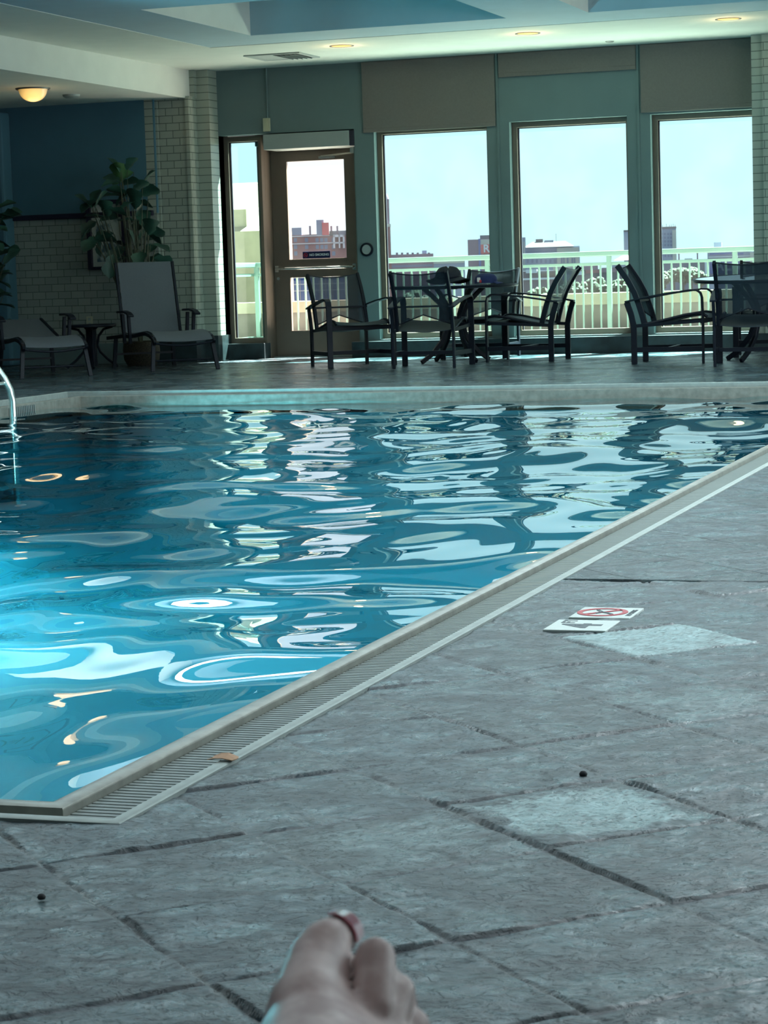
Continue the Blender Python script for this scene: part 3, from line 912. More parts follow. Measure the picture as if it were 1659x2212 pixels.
t = thing('door_operator', 'long pale grey door opener housing above the glazed door', 'door opener', (-8.56, 22.95, 2.235))
MB().box(-0.505, 0.465, 0.0, 0.40, 0.0, 0.16).build('housing', M['grey_metal'], t, bevel=0.004)
MB().box(0.465, 0.512, 0.02, 0.40, 0.0, 0.16).build('end_cap', M['dark_frame'], t, bevel=0.003)
am = MB(); am.box(0.37, 0.47, 0.30, 0.36, -0.06, 0.0); am.strap([(0.42, 0.33, -0.055), (0.0, 0.40, -0.075)], (0, 0, 1), 0.018, 0.012); am.box(-0.03, 0.16, 0.405, 0.43, -0.10, -0.075)
am.build('arm', M['steel'], t)

t = thing('junction_box', 'small ivory box with a thin pipe above the left end of the door', 'electrical box', (-9.03, 22.965, 2.43))
MB().box(-0.038, 0.038, 0, 0.035, 0, 0.14).build('box_body', M['plaster_box'], t, bevel=0.004)
MB().box(-0.014, 0.014, -0.004, 0, 0.04, 0.10).build('cover_plate', M['plaster_box'], t)
MB().tube([(0.012, 0.022, 0.14), (0.014, 0.022, 0.665)], 0.009, 8).build('conduit', M['wall_paint'], t, smooth=40)

t = thing('wall_button', 'round pale push plate in a dark ring on the wall right of the door', 'push button', (-7.945, 22.998, 1.138))
R90 = Matrix.Rotation(PI / 2, 4, 'X')
MB().lathe([(0.072, 0), (0.072, 0.02), (0.054, 0.026), (0.052, 0.012), (0.0, 0.012)], n=28, M=R90).build('dark_ring', M['black_metal'], t, smooth=40)
MB().lathe([(0.052, 0.012), (0.050, 0.020), (0.0, 0.022)], n=28, M=R90).build('plate', M['grey_metal'], t, smooth=40)

M['navy_sign'] = mat('navy_sign_plate', lin(14, 22, 66), 0.4)
M['sign_white'] = mat('sign_lettering', lin(214, 220, 224), 0.5)
M['sign_red'] = mat('sign_red', lin(190, 40, 52), 0.5)
t = thing('no_smoking_sign', 'navy NO SMOKING sign fixed across the glazed door', 'sign', (-8.662, 23.39, 1.105))
MB().box(-0.16, 0.16, -0.006, 0.0, -0.038, 0.038).build('plate', M['navy_sign'], t, bevel=0.002)
q = MB(); text_mesh(q, 'NO SMOKING', lambda u, v, w: (u + 0.032, -0.006 - w, v), 0.0355, 0.0011, 0.0015)
q.build('lettering', M['sign_white'], t)
q = MB(); ring_pts = [(0.021 * math.cos(a), -0.008, 0.021 * math.sin(a)) for a in np.linspace(0, 2 * PI, 25)]
q.tube([(p[0] - 0.125, p[1], p[2]) for p in ring_pts], 0.0025, 6); q.tube([(-0.125 - 0.014, -0.008, 0.014), (-0.125 + 0.014, -0.008, -0.014)], 0.0025, 6)
q.tube([(-0.125 - 0.012, -0.0075, -0.003), (-0.125 + 0.012, -0.0075, -0.003)], 0.002, 6)
q.build('prohibition_symbol', M['sign_red'], t)

# ceiling lamps and fittings
def downlight(x, y, label, first=[None]):
    t = thing('downlight', label, 'ceiling light', (x, y, ZC), group='recessed downlights in the soffit')
    MB().lathe([(0.098, 0.0), (0.118, -0.006), (0.122, 0.001)], n=28).build('trim_ring', M['rim_light'], t, smooth=40)
    MB().lathe([(0.098, -0.002), (0.0, -0.004)], n=28).build('lens', M['warm_lamp'], t)
    l = bpy.data.lights.new('downlight', 'POINT'); l.energy = 2.0; l.color = (1, 0.72, 0.35); l.shadow_soft_size = 0.08
    lo = bpy.data.objects.new('downlight_glow', l); lo.location = (x, y, ZC - 0.12); COL.objects.link(lo)
downlight(-7.545, 21.277, 'round recessed ceiling light, lit warm, nearest the air vent')
downlight(-5.663, 21.257, 'round recessed ceiling light, lit warm, above the middle window')
downlight(-3.736, 21.16, 'round recessed ceiling light, lit warm, at the far right of the soffit')

t = thing('air_vent', 'square slatted air vent in the white soffit', 'vent', (-8.40, 21.87, ZC))
q = MB()
for a, b, c, d in ((-0.30, -0.25, -0.30, 0.30), (0.25, 0.30, -0.30, 0.30), (-0.25, 0.25, -0.30, -0.25), (-0.25, 0.25, 0.25, 0.30)):
    q.box(a, b, c, d, -0.012, 0.0)
q.build('vent_frame', M['grey_metal'], t)
MB().box(-0.25, 0.25, -0.25, 0.25, -0.002, 0.0).build('duct_opening', M['black_metal'], t)
MB().box(-0.25, -0.02, -0.25, 0.25, -0.010, -0.003).build('blank_panel', M['grey_metal'], t)
for k in range(5):
    x = 0.02 + k * 0.05
    MB().box(-0.018, 0.018, -0.25, 0.25, -0.0015, 0.0015, Matrix.Translation((x, 0, -0.011)) @ Matrix.Rotation(0.7, 4, 'Y')).build('slat', M['grey_metal'], t)
tag(MB().lathe([(0.0, -0.010), (0.035, -0.010), (0.045, -0.002), (0.045, 0.0)], c=(-5.154, 22.49, ZC), n=20).build('sprinkler_cover', M['rim_light'], smooth=40), 'small round sprinkler cover in the soffit above the middle window', 'sprinkler')
t = thing('dome_lamp', 'glowing glass dome ceiling lamp in the alcove at upper left', 'ceiling light', (-10.49, 20.45, ZA))
MB().lathe([(0.0, -0.014), (0.165, -0.014), (0.172, -0.004), (0.172, 0.0)], n=32).build('base_ring', M['rim_light'], t, smooth=40)
def dome_glass():
    m, nt, P, N = nodes('lit_dome_glass'); L = nt.links.new
    P.inputs['Base Color'].default_value = (*lin(180, 170, 158), 1); P.inputs['Roughness'].default_value = 0.3
    tc = N('TexCoord'); s = N('VectorMath', op='DISTANCE'); L(tc.outputs['Object'], s.inputs[0]); s.inputs[1].default_value = (0.05, -0.08, -0.10)
    P.inputs['Emission Color'].default_value = (1.0, 0.60, 0.16, 1)
    L(sstep(nt, s.outputs['Value'], 0.02, 0.22, 1.0, 0.12), P.inputs['Emission Strength'])
    return m
M['dome_glass'] = dome_glass()
MB().lathe([(0.145, -0.014)] + [(0.140 * math.cos(a), -0.014 - 0.118 * math.sin(a)) for a in np.linspace(0.1, PI / 2, 9)], n=32).build('glass_shade', M['dome_glass'], t, smooth=60)
l = bpy.data.lights.new('dome_lamp', 'POINT'); l.energy = 1.0; l.color = (1, 0.7, 0.35); l.shadow_soft_size = 0.12
lo = bpy.data.objects.new('dome_glow', l); lo.location = (-10.49, 20.45, ZA - 0.2); COL.objects.link(lo)
t = thing('smoke_detector', 'small round ceiling detector beside the dome lamp', 'smoke detector', (-10.539, 21.391, ZA))
MB().lathe([(0.0, -0.035), (0.06, -0.035), (0.085, -0.02), (0.09, 0.0)], n=24).build('body', M['grey_metal'], t, smooth=40)

# ================================================================== PATIO CHAIRS AND TABLES
def chair_proto():
    t = thing('patio_chair', '', 'chair', (0, 0, 0), group='black sling patio chairs')
    XF, XB = 0.31, -0.31
    for s in (-1, 1):
        yr, yf = s * 0.285, s * 0.325
        # bent rear leg
        q = MB(); q.strap([(XB, yr, 0), (XB, yr, 0.34), (XB - 0.025, yr, 0.45), (XB - 0.06, yr, 0.555)], (0, 1, 0), 0.022, 0.052)
        q.build('leg', M['black_metal'], t, bevel=0.003)
        # arm and front leg are one bent flat bar, wide sideways
        arm = [(XB - 0.075, yr, 0.558), (XB + 0.10, yr + s * 0.012, 0.592), (XB + 0.29, yr + s * 0.025, 0.622), (XF - 0.10, yf, 0.648), (XF - 0.045, yf, 0.645), (XF - 0.012, yf, 0.622), (XF, yf, 0.58)]
        q = MB(); q.strap(arm, (0, 1, 0), 0.060, 0.016); q.build('armrest', M['black_metal'], t, bevel=0.004)
        q = MB(); q.strap([(XF, yf, 0.585), (XF + 0.006, yf, 0.40), (XF + 0.004, yf, 0.0)], (0, 1, 0), 0.055, 0.018); q.build('leg', M['black_metal'], t, bevel=0.003)
        # rail under the seat side and low side stretcher
        q = MB(); q.strap([(XB - 0.01, yr * 0.96, 0.34), (XF, yf * 0.97, 0.375)], (0, 1, 0), 0.018, 0.03); q.build('seat_rail', M['black_metal'], t)
        q = MB(); q.strap([(XB, yr, 0.13), (XF, yf, 0.13)], (0, 1, 0), 0.018, 0.04); q.build('stretcher', M['black_metal'], t)
        # back post, curved, running down to the seat
        yb = s * 0.262
        post = [(-0.215, yb, 0.345), (-0.235, yb, 0.43), (-0.265, yb, 0.53), (-0.305, yb, 0.64), (-0.36, yb, 0.745), (-0.44, yb, 0.865), (-0.455, yb, 0.885)]
        q = MB(); q.strap(post, (0, 1, 0), 0.028, 0.050); q.build('back_post', M['black_metal'], t, bevel=0.004)
    q = MB(); q.strap([(0.30, -0.325, 0.372), (0.30, 0.325, 0.372)], (1, 0, 0), 0.02, 0.042); q.build('front_rail', M['black_metal'], t)
    q = MB(); q.strap([(-0.27, -0.285, 0.565), (-0.27, 0.285, 0.565)], (1, 0, 0), 0.02, 0.018); q.build('back_rail', M['black_metal'], t)
    q = MB(); q.strap([(0.0, -0.305, 0.13), (0.0, 0.305, 0.13)], (1, 0, 0), 0.03, 0.035); q.build('stretcher', M['black_metal'], t)
    # seat sling, dished, with a rolled front
    prof = [(-0.215, 0.352), (-0.10, 0.372), (0.02, 0.398), (0.14, 0.425), (0.25, 0.440), (0.31, 0.432), (0.345, 0.405)]
    rows = [[(x, (v - 0.5) * 0.53, z - 0.022 * math.sin(PI * v) * (1 if k < 5 else 0.5)) for v in np.linspace(0, 1, 9)] for k, (x, z) in enumerate(prof)]
    MB().sheet(rows, 0.006).build('seat', M['sling_seat'], t, smooth=60)
    q = MB()
    for s in (-1, 1): q.tube([(x, s * 0.268, z + 0.002) for x, z in prof], 0.014, 8)
    q.build('seat_frame', M['black_metal'], t, smooth=40)
    # back sling hollowed at the top and cut to an upturned V below
    mid = [(-0.225, 0.385), (-0.25, 0.48), (-0.285, 0.585), (-0.33, 0.69), (-0.395, 0.80), (-0.447, 0.875)]
    def bx(z):
        return float(np.interp(z, [m_[1] for m_ in mid], [m_[0] for m_ in mid]))
    rows = []
    for k in range(9):
        u = k / 8; r = []
        for v in np.linspace(0, 1, 13):
            a = 1 - abs(2 * v - 1)
            z0 = 0.40 + 0.088 * a; z1 = 0.882 - 0.026 * math.sin(PI * v)
            z = z0 + (z1 - z0) * u
            r.append((bx(z) - 0.035 * math.sin(PI * v), (v - 0.5) * 0.505, z))
        rows.append(r)
    MB().sheet(rows, 0.004).build('backrest', M['sling'], t, smooth=60)
    # dark welts along the top and the V
    top = rows[-1]; low = rows[0]
    q = MB(); q.tube(top, 0.006, 6); q.tube(low, 0.006, 6); q.build('welt', M['black_metal'], t, smooth=40)
    return t
CH = chair_proto()
CHAIRS = [
    (-7.40, 20.84, -50, 'patio chair by the glazed door, turned away from the table'),
    (-6.42, 20.32, 95, 'patio chair seen from behind, in front of the table with the hat'),
    (-6.46, 22.20, -91, 'patio chair behind the hat on the table, back to the window'),
    (-5.74, 21.30, 178, 'patio chair at the right side of the table with the hat, facing left'),
    (-4.13, 20.35, 2, 'patio chair facing right, alone at the left side of the white-topped table'),
    (-3.30, 19.64, 93, 'patio chair seen from behind, nearest in front of the white-topped table'),
    (-3.44, 21.50, -80, 'patio chair on the window side of the white-topped table'),
]
for i, (x, y, a, lab) in enumerate(CHAIRS):
    c = CH if i == 0 else copy_tree(CH)
    c.location = (x, y, 0); c.rotation_euler = (0, 0, math.radians(a)); c['label'] = lab

M['table_glass'] = mat('dark_glass_tabletop', (0.05, 0.07, 0.08), 0.06, 0.0, 1.0, coat=1.0)
def table(x, y, rz, tilt, label):
    t = thing('patio_table', label, 'table', (x, y, 0), rz, group='round patio tables')
    Z = 0.745
    T = Matrix.Translation((0, 0, Z)) @ Matrix.Rotation(-rz, 4, 'Z') @ Matrix.Rotation(tilt, 4, 'X')
    q = MB(); q.lathe([(0.0, -0.012), (0.60, -0.012), (0.60, 0.0), (0.0, 0.001)], n=56, M=T); q.build('tabletop', M['table_glass'], t, smooth=30)
    q = MB(); q.lathe([(0.60, -0.030), (0.622, -0.026), (0.628, -0.012), (0.622, 0.002), (0.602, 0.003), (0.600, -0.030)], n=56, M=T); q.build('rim', M['black_metal'], t, smooth=40)
    for k in range(4):
        a = PI / 4 + k * PI / 2; c, s = math.cos(a), math.sin(a)
        pts = [(0.34, Z - 0.022), (0.26, 0.66), (0.15, 0.56), (0.085, 0.46), (0.085, 0.36), (0.14, 0.22), (0.26, 0.09), (0.385, 0.012)]
        q = MB(); q.strap([(r * c, r * s, z) for r, z in pts], (-s, c, 0), 0.032, 0.040); q.build('leg', M['black_metal'], t, bevel=0.004)
    q = MB(); q.lathe([(0.075, 0.38), (0.075, 0.44), (0.06, 0.44), (0.06, 0.38)], n=20); q.lathe([(0.036, -0.02 + Z - 0.02), (0.036, Z - 0.02)], n=16)
    q.build('hub', M['black_metal'], t, smooth=40)
    return t
table(-6.46, 21.24, 0.05, 0.002, 'round patio table with the black hat on it, in front of the second window')
table(-3.33, 20.42, 0.4, 0.042, 'round patio table whose top mirrors the white sky, at the right edge')

# hat and cap on the left table
M['hat_black'] = mat('black_felt', (0.006, 0.009, 0.016), 0.9)
M['cap_navy'] = mat('navy_cloth', (0.006, 0.016, 0.075), 0.85)
M['patch_white'] = mat('cap_patch_white', lin(206, 200, 190), 0.8)
M['patch_red'] = mat('cap_patch_red', lin(170, 50, 52), 0.8)
t = thing('sun_hat', 'slouched black sun hat lying on the left patio table', 'hat', (-6.44, 21.0, 0.750), 0.25)
def revol(prof, n=28, sx=1, sy=1, fz=lambda a, r: 0):
    vs, fs = [], []
    for r, z in prof:
        for k in range(n):
            a = 2 * PI * k / n
            vs.append((r * sx * math.cos(a), r * sy * math.sin(a), z + fz(a, r)))
    for i in range(len(prof) - 1):
        for k in range(n):
            k2 = (k + 1) % n
            fs.append((i * n + k, i * n + k2, (i + 1) * n + k2, (i + 1) * n + k))
    fs.append(tuple((len(prof) - 1) * n + k for k in range(n)))
    return vs, fs
q = MB(); q.add(*revol([(0.125, 0.03), (0.128, 0.07), (0.118, 0.115), (0.09, 0.150), (0.055, 0.163), (0.015, 0.168)], fz=lambda a, r: 0.012 * math.sin(2 * a + 1)))
q.build('crown', M['hat_black'], t, smooth=60)
q = MB(); q.add(*revol([(0.205, 0.028), (0.215, 0.034), (0.17, 0.050), (0.128, 0.075), (0.11, 0.08)], sx=1.0, sy=0.85, fz=lambda a, r: 0.022 * max(0, (r - 0.12) / 0.09) * math.cos(2 * a + 0.9) - 0.0))
q.build('brim', M['hat_black'], t, smooth=60)
q = MB(); q.add(*revol([(0.128, 0.055), (0.131, 0.057), (0.131, 0.085), (0.127, 0.087)])); q.build('hat_band', M['black_metal'], t, smooth=60)
t = thing('cap', 'navy cloth cap with a white and red patch beside the black hat', 'cap', (-6.06, 20.98, 0.757), 0.2)
q = MB(); q.add(*revol([(0.098, 0.0), (0.10, 0.025), (0.092, 0.06), (0.068, 0.085), (0.02, 0.094)], sx=1.1, fz=lambda a, r: 0)); q.build('crown', M['cap_navy'], t, smooth=60)
q = MB(); rows = [[(0.08 + 0.085 * u * math.cos(b), 0.09 * math.sin(b), 0.02 - 0.018 * u - 0.012 * math.sin(b) ** 2) for b in np.linspace(-1.2, 1.2, 9)] for u in (0, 0.5, 1)]
q.sheet(rows, 0.004); q.build('peak', M['cap_navy'], t, smooth=60)
q = MB(); q.box(-0.075, -0.045, -0.108, -0.09, 0.012, 0.055); q.build('patch', M['patch_white'], t, bevel=0.004)
q = MB(); q.box(-0.055, -0.035, -0.112, -0.09, 0.006, 0.032); q.build('patch', M['patch_red'], t, bevel=0.004)

# ================================================================== LOUNGERS, SIDE TABLE, PLANTS
def lounger(x, y, ang, back, label, blen=0.74):
    """x, y: middle of the foot edge; ang: the way the foot end points."""
    t = thing('sun_lounger', label, 'sun lounger', (x, y, 0), math.radians(ang), group='grey sling loungers')
    W = 0.30
    prof = [(0.02, 0.292), (0.0, 0.312), (-0.07, 0.345), (-0.17, 0.372), (-0.30, 0.386), (-0.46, 0.380), (-0.70, 0.360), (-0.95, 0.350), (-1.15, 0.360)]
    rows = [[(px, (v - 0.5) * 2 * (W - 0.02), pz - 0.012 * math.sin(PI * v)) for v in np.linspace(0, 1, 7)] for px, pz in prof]
    MB().sheet(rows, 0.006).build('seat', M['sling_grey'], t, smooth=60)
    hx, hz = -1.15, 0.36; ca, sa = math.cos(math.radians(back)), math.sin(math.radians(back))
    bp = [(hx - d * ca, hz + d * sa) for d in np.linspace(0, blen, 6)]
    rows = [[(px + 0.012 * math.sin(PI * v), (v - 0.5) * 2 * (W - 0.02), pz) for v in np.linspace(0, 1, 7)] for px, pz in bp]
    MB().sheet(rows, 0.006).build('backrest', M['sling_grey'], t, smooth=60)
    for s in (-1, 1):
        q = MB(); q.strap([(px, s * W, pz - 0.022) for px, pz in prof], (0, 1, 0), 0.026, 0.036); q.build('side_rail', M['black_metal'], t, bevel=0.003)
        q = MB(); q.strap([(px, s * W, pz) for px, pz in bp], (0, 1, 0), 0.026, 0.030); q.build('back_post', M['black_metal'], t, bevel=0.003)
        q = MB(); q.strap([(-1.15, s * W, 0.33), (-1.80, s * W, 0.30)], (0, 1, 0), 0.026, 0.036); q.build('side_rail', M['black_metal'], t)
        q = MB(); q.strap([(-0.06, s * (W - 0.01), 0.335), (0.01, s * (W + 0.03), 0.0)], (0, 1, 0), 0.038, 0.03); q.build('leg', M['black_metal'], t, bevel=0.003)
        q = MB(); q.strap([(-1.45, s * W, 0.32), (-1.50, s * (W + 0.02), 0.0)], (0, 1, 0), 0.038, 0.03); q.build('leg', M['black_metal'], t, bevel=0.003)
        for ax in (-0.80, -1.02):
            q = MB(); q.strap([(ax, s * (W + 0.025), 0.26), (ax + 0.02, s * (W + 0.04), 0.555)], (0, 1, 0), 0.03, 0.042); q.build('arm_post', M['black_metal'], t, bevel=0.003)
        q = MB(); q.strap([(-0.66, s * (W + 0.045), 0.535), (-0.76, s * (W + 0.045), 0.566), (-0.90, s * (W + 0.045), 0.580), (-1.12, s * (W + 0.045), 0.575)], (0, 1, 0), 0.062, 0.022); q.build('armrest', M['black_metal'], t, bevel=0.006)
    q = MB(); q.tube([(0.0, y_, 0.275 - 0.03 * math.cos(y_ / W * PI / 2)) for y_ in np.linspace(-W, W, 9)], 0.011, 8); q.build('cross_bar', M['black_metal'], t, smooth=40)
    q = MB(); q.tube([(-0.12, -W, 0.10), (-0.12, W, 0.10)], 0.009, 8); q.strap([(-1.47, -W, 0.14), (-1.47, W, 0.14)], (1, 0, 0), 0.03, 0.02); q.build('stretcher', M['black_metal'], t)
    return t
lounger(-8.965, 20.42, -50, 74, 'grey sling lounger with its back raised steeply, by the tiled pier')
lounger(-9.815, 19.34, -50, 13, 'grey sling lounger with its back laid flat, at the left edge')

t = thing('side_table', 'small round black table between the two loungers', 'table', (-10.40, 21.32, 0))
MB().lathe([(0.0, 0.425), (0.25, 0.425), (0.262, 0.433), (0.262, 0.447), (0.25, 0.455), (0.0, 0.455)], n=36).build('tabletop', M['black_metal'], t, smooth=40)
MB().lathe([(0.055, 0.02), (0.055, 0.40), (0.08, 0.425)], n=18).build('column', M['black_metal'], t, smooth=40)
for k in range(4):
    a = 0.5 + k * PI / 2; c, s = math.cos(a), math.sin(a)
    q = MB(); q.tube([(r * c, r * s, z) for r, z in ((0.22, 0.425), (0.13, 0.40), (0.075, 0.33), (0.06, 0.24), (0.085, 0.17), (0.16, 0.09), (0.26, 0.012))], 0.013, 8); q.build('leg', M['black_metal'], t, smooth=40)

M['wicker'] = mat('brown_wicker', (0.05, 0.045, 0.03), 0.8, var=0.6, scale=90, bump=0.6)
M['leaf'] = mat('dark_fig_leaf', (0.022, 0.070, 0.048), 0.42, var=0.45, scale=7)
M['leaf_light'] = mat('young_fig_leaf', (0.05, 0.13, 0.045), 0.42, var=0.3, scale=7)
M['stem'] = mat('plant_stem', (0.05, 0.06, 0.035), 0.7)
def leaf(mb, p, d, size, w, roll):
    """A broad fiddle-shaped leaf rooted at p, pointing along d, folded and drooping."""
    d = d.normalized()
    s = d.cross(Vector((0, 0, 1)))
    s = s.normalized() if s.length > 1e-3 else Vector((1, 0, 0))
    s = (Matrix.Rotation(roll, 3, d) @ s); n = s.cross(d)
    wid = [0.02, 0.30, 0.46, 0.40, 0.52, 0.62, 0.48, 0.06]
    rows = []
    for i, w_ in enumerate(wid):
        u = i / 7
        c = p + d * (u * size) - n * (0.22 * size * u * u) 
        hw = w_ * w * size
        rows.append([c - s * hw + n * hw * 0.35, c - s * hw * 0.5 + n * hw * 0.12, c, c + s * hw * 0.5 + n * hw * 0.12, c + s * hw + n * hw * 0.35])
    mb.sheet(rows)
t = thing('fig_plant', 'tall broad-leaved fig plant in a wicker basket behind the raised lounger', 'plant', (-10.13, 21.95, 0))
base = Vector((-10.13, 21.95, 0))
MB().lathe([(0.15, 0.0), (0.185, 0.06), (0.195, 0.16), (0.185, 0.25), (0.165, 0.25), (0.16, 0.20), (0.0, 0.20)], n=28).build('basket', M['wicker'], t, smooth=40)
rs = np.random.RandomState(3)
LEAVES = [(247, 352, 120), (283, 350, 60), (255, 368, 95), (236, 395, 185), (240, 385, 150), (262, 382, 200), (285, 392, 20), (318, 382, 60), (305, 400, 40), (252, 412, 150), (238, 420, 170), (290, 425, 90), (325, 412, 25),
          (275, 440, 40), (310, 440, 0), (300, 455, 80), (182, 432, 130), (192, 442, 200), (205, 425, 80), (215, 428, 70), (205, 465, 160), (190, 490, 215), (180, 510, 230), (195, 525, 220), (215, 530, 250), (232, 515, 10),
          (225, 505, 180), (235, 470, 20), (250, 455, 0), (275, 475, 160), (300, 480, 70), (325, 485, 75), (335, 505, 30), (340, 520, 330), (348, 532, 350), (310, 500, 60), (285, 510, 100), (270, 530, 140), (250, 548, 220),
          (240, 575, 260), (262, 560, 200), (290, 540, 60), (320, 540, 45), (300, 560, 90), (330, 560, 20), (355, 563, 350), (280, 565, 120), (310, 470, 110), (262, 428, 60), (228, 445, 100)]
fb_, fl_, st_ = MB(), MB(), MB()
for i, (px, py, a) in enumerate(LEAVES):
    dist = 24.3 + rs.uniform(-0.25, 0.22)
    c = at(px, py, dist) - base
    ar = math.radians(a)
    d = RIGHT * math.cos(ar) + UP * math.sin(ar) + FWD * rs.uniform(-0.9, 0.5)
    size = rs.uniform(0.19, 0.26)
    root = c - d.normalized() * size * 0.55
    leaf(fl_ if i in (2, 5) else fb_, root, d, size, 0.62, rs.uniform(-0.9, 0.9))
    k = Vector((rs.uniform(-0.05, 0.05), rs.uniform(-0.05, 0.05), 0.2)) + Vector((0, 0, max(0.0, (root.z - 0.75)) * 0.75))
    k.x += root.x * 0.45; k.y += root.y * 0.45
    if i % 1 == 0: st_.tube([k, (k + root) / 2 + Vector((0, 0, 0.03)), root], [0.006, 0.005, 0.003], 5)
for (px, py) in ((262, 372), (205, 445), (320, 430), (200, 520), (335, 540), (285, 450)):
    top = at(px, py, 24.3) - base
    st_.tube([(0, 0, 0.18), (top.x * 0.15, top.y * 0.2, 0.6), (top.x * 0.55, top.y * 0.6, 0.35 + top.z * 0.5), top], [0.014, 0.012, 0.009, 0.004], 6)
fb_.build('foliage', M['leaf'], t, smooth=60); fl_.build('young_leaf', M['leaf_light'], t, smooth=60); st_.build('stems', M['stem'], t, smooth=60)

t = thing('fig_plant', 'dark broad-leaved plant at the left edge in front of the side pier', 'plant', (-11.75, 21.55, 0))
base = Vector((-11.75, 21.55, 0))
MB().lathe([(0.16, 0.0), (0.20, 0.30), (0.18, 0.30), (0.17, 0.25), (0.0, 0.25)], n=24).build('pot', M['black_metal'], t, smooth=40)
fb_, st_ = MB(), MB()
for i in range(44):
    px = rs.uniform(-45, 24); py = rs.uniform(440, 700)
    if px > 8 and rs.rand() < 0.35: px -= 25
    c = at(px, py, 24.55 + rs.uniform(-0.25, 0.25)) - base
    a = rs.uniform(-0.6, 1.2) if px > -10 else rs.uniform(1.5, 4)
    d = RIGHT * math.cos(a) + UP * math.sin(a) * 0.8 + FWD * rs.uniform(-0.8, 0.5)
    size = rs.uniform(0.18, 0.27); root = c - d.normalized() * size * 0.5
    leaf(fb_, root, d, size, 0.62, rs.uniform(-0.9, 0.9))
    st_.tube([(root.x * 0.4, root.y * 0.4, max(0.3, root.z - 0.35)), root], [0.006, 0.003], 5)
for a in range(4):
    st_.tube([(0, 0, 0.24), (0.1 * math.cos(a * 1.6), 0.1 * math.sin(a * 1.6), 1.0), (0.2 * math.cos(a * 1.6), 0.2 * math.sin(a * 1.6), 1.6)], [0.014, 0.011, 0.006], 6)
fb_.build('foliage', M['leaf'], t, smooth=60); st_.build('stems', M['stem'], t, smooth=60)

# picture behind the fig, socket on the tiles, dark frame on the side pier
def art_material():
    m, nt, P, N = nodes('picture_print'); L = nt.links.new
    tc = N('TexCoord'); nz = N('TexNoise', Scale=6.0, Detail=4.0); L(tc.outputs['Object'], nz.inputs['Vector'])
    L(mixc(nt, sstep(nt, nz.outputs['Fac'], 0.42, 0.56), lin(96, 120, 128), lin(216, 222, 214)), P.inputs['Base Color'])
    P.inputs['Roughness'].default_value = 0.15
    return m
M['art'] = art_material(); M['mat_white'] = mat('pale_mount', lin(200, 206, 196), 0.5)
t = thing('framed_picture', 'dark framed picture with pale mount hanging behind the fig plant', 'picture', (-10.72, 22.515, 1.02))
q = MB()
for a, b, c, d in ((-0.23, -0.185, 0, 0.74), (0.185, 0.23, 0, 0.74), (-0.185, 0.185, 0.695, 0.74), (-0.185, 0.185, 0, 0.03)):
    q.box(a, b, -0.075, 0, c, d)
q.build('frame', M['rail_dark'], t, bevel=0.004)
MB().box(-0.185, 0.185, -0.03, 0, 0.03, 0.695).build('mount', M['mat_white'], t)
MB().box(-0.135, 0.135, -0.033, -0.03, 0.08, 0.645).build('print', M['art'], t)
t = thing('framed_picture', 'narrow dark frame high on the side pier at the left edge', 'picture', (-12.10, 22.295, 2.28))
q = MB(); q.box(-0.21, 0.17, -0.03, 0, -0.19, 0.19); q.build('frame', M['rail_dark'], t, bevel=0.004)
MB().box(-0.17, 0.13, -0.034, -0.03, -0.15, 0.15).build('print', M['alcove_paint'], t)
t = thing('wall_socket', 'small grey socket plate on the tiled wall above the side table', 'socket', (-10.99, 22.512, 0.46))
MB().box(-0.038, 0.038, -0.008, 0, -0.058, 0.058).build('plate', M['plaster_box'], t, bevel=0.003)
q = MB(); q.box(-0.015, 0.015, -0.011, -0.008, 0.01, 0.04); q.box(-0.015, 0.015, -0.011, -0.008, -0.04, -0.01); q.build('outlet', M['grey_metal'], t)

# ================================================================== POOLSIDE
t = thing('pool_ladder', 'bright steel handrail of the pool ladder at the left edge', 'ladder', (-8.06, 15.15, 0))
for k, dy in enumerate((0.0, -0.52)):
    pts = [(0.0, dy, -0.75), (0.0, dy, 0.02), (-0.015, dy, 0.10), (-0.06, dy, 0.19), (-0.14, dy, 0.30), (-0.27, dy, 0.46), (-0.36, dy, 0.52), (-0.46, dy, 0.53), (-0.55, dy, 0.48), (-0.60, dy, 0.38), (-0.61, dy, 0.0)]
    MB().tube(pts, 0.026, 14).build('handrail', M['steel'], t, smooth=60)
    MB().lathe([(0.055, 0.0), (0.055, 0.012), (0.03, 0.02)], n=20, c=(-0.61, dy, 0.0)).build('escutcheon', M['steel'], t, smooth=40)
MB().box(-0.05, 0.04, -0.52, 0.0, -0.36, -0.33).build('tread', M['steel'], t); MB().box(-0.05, 0.04, -0.52, 0.0, -0.62, -0.59).build('tread', M['steel'], t)
MB().tube([(-0.05, -0.52, 0.155), (-0.05, 0.0, 0.155)], 0.013, 8).build('cross_bar', M['steel'], t, smooth=40)

t = thing('skimmer_grille', 'dark slotted skimmer grille in the pool wall beside the ladder', 'grille', (ix0 + 0.001, 15.55, -0.088))
q = MB(); q.box(0, 0.004, -0.20, 0.20, -0.045, 0.045); q.build('recess', M['black_metal'], t)
for k in range(15):
    y_ = -0.20 + 0.4 * k / 14
    MB().box(0.002, 0.010, y_ - 0.005, y_ + 0.005, -0.045, 0.045).build('bar', M['steel_satin'], t)

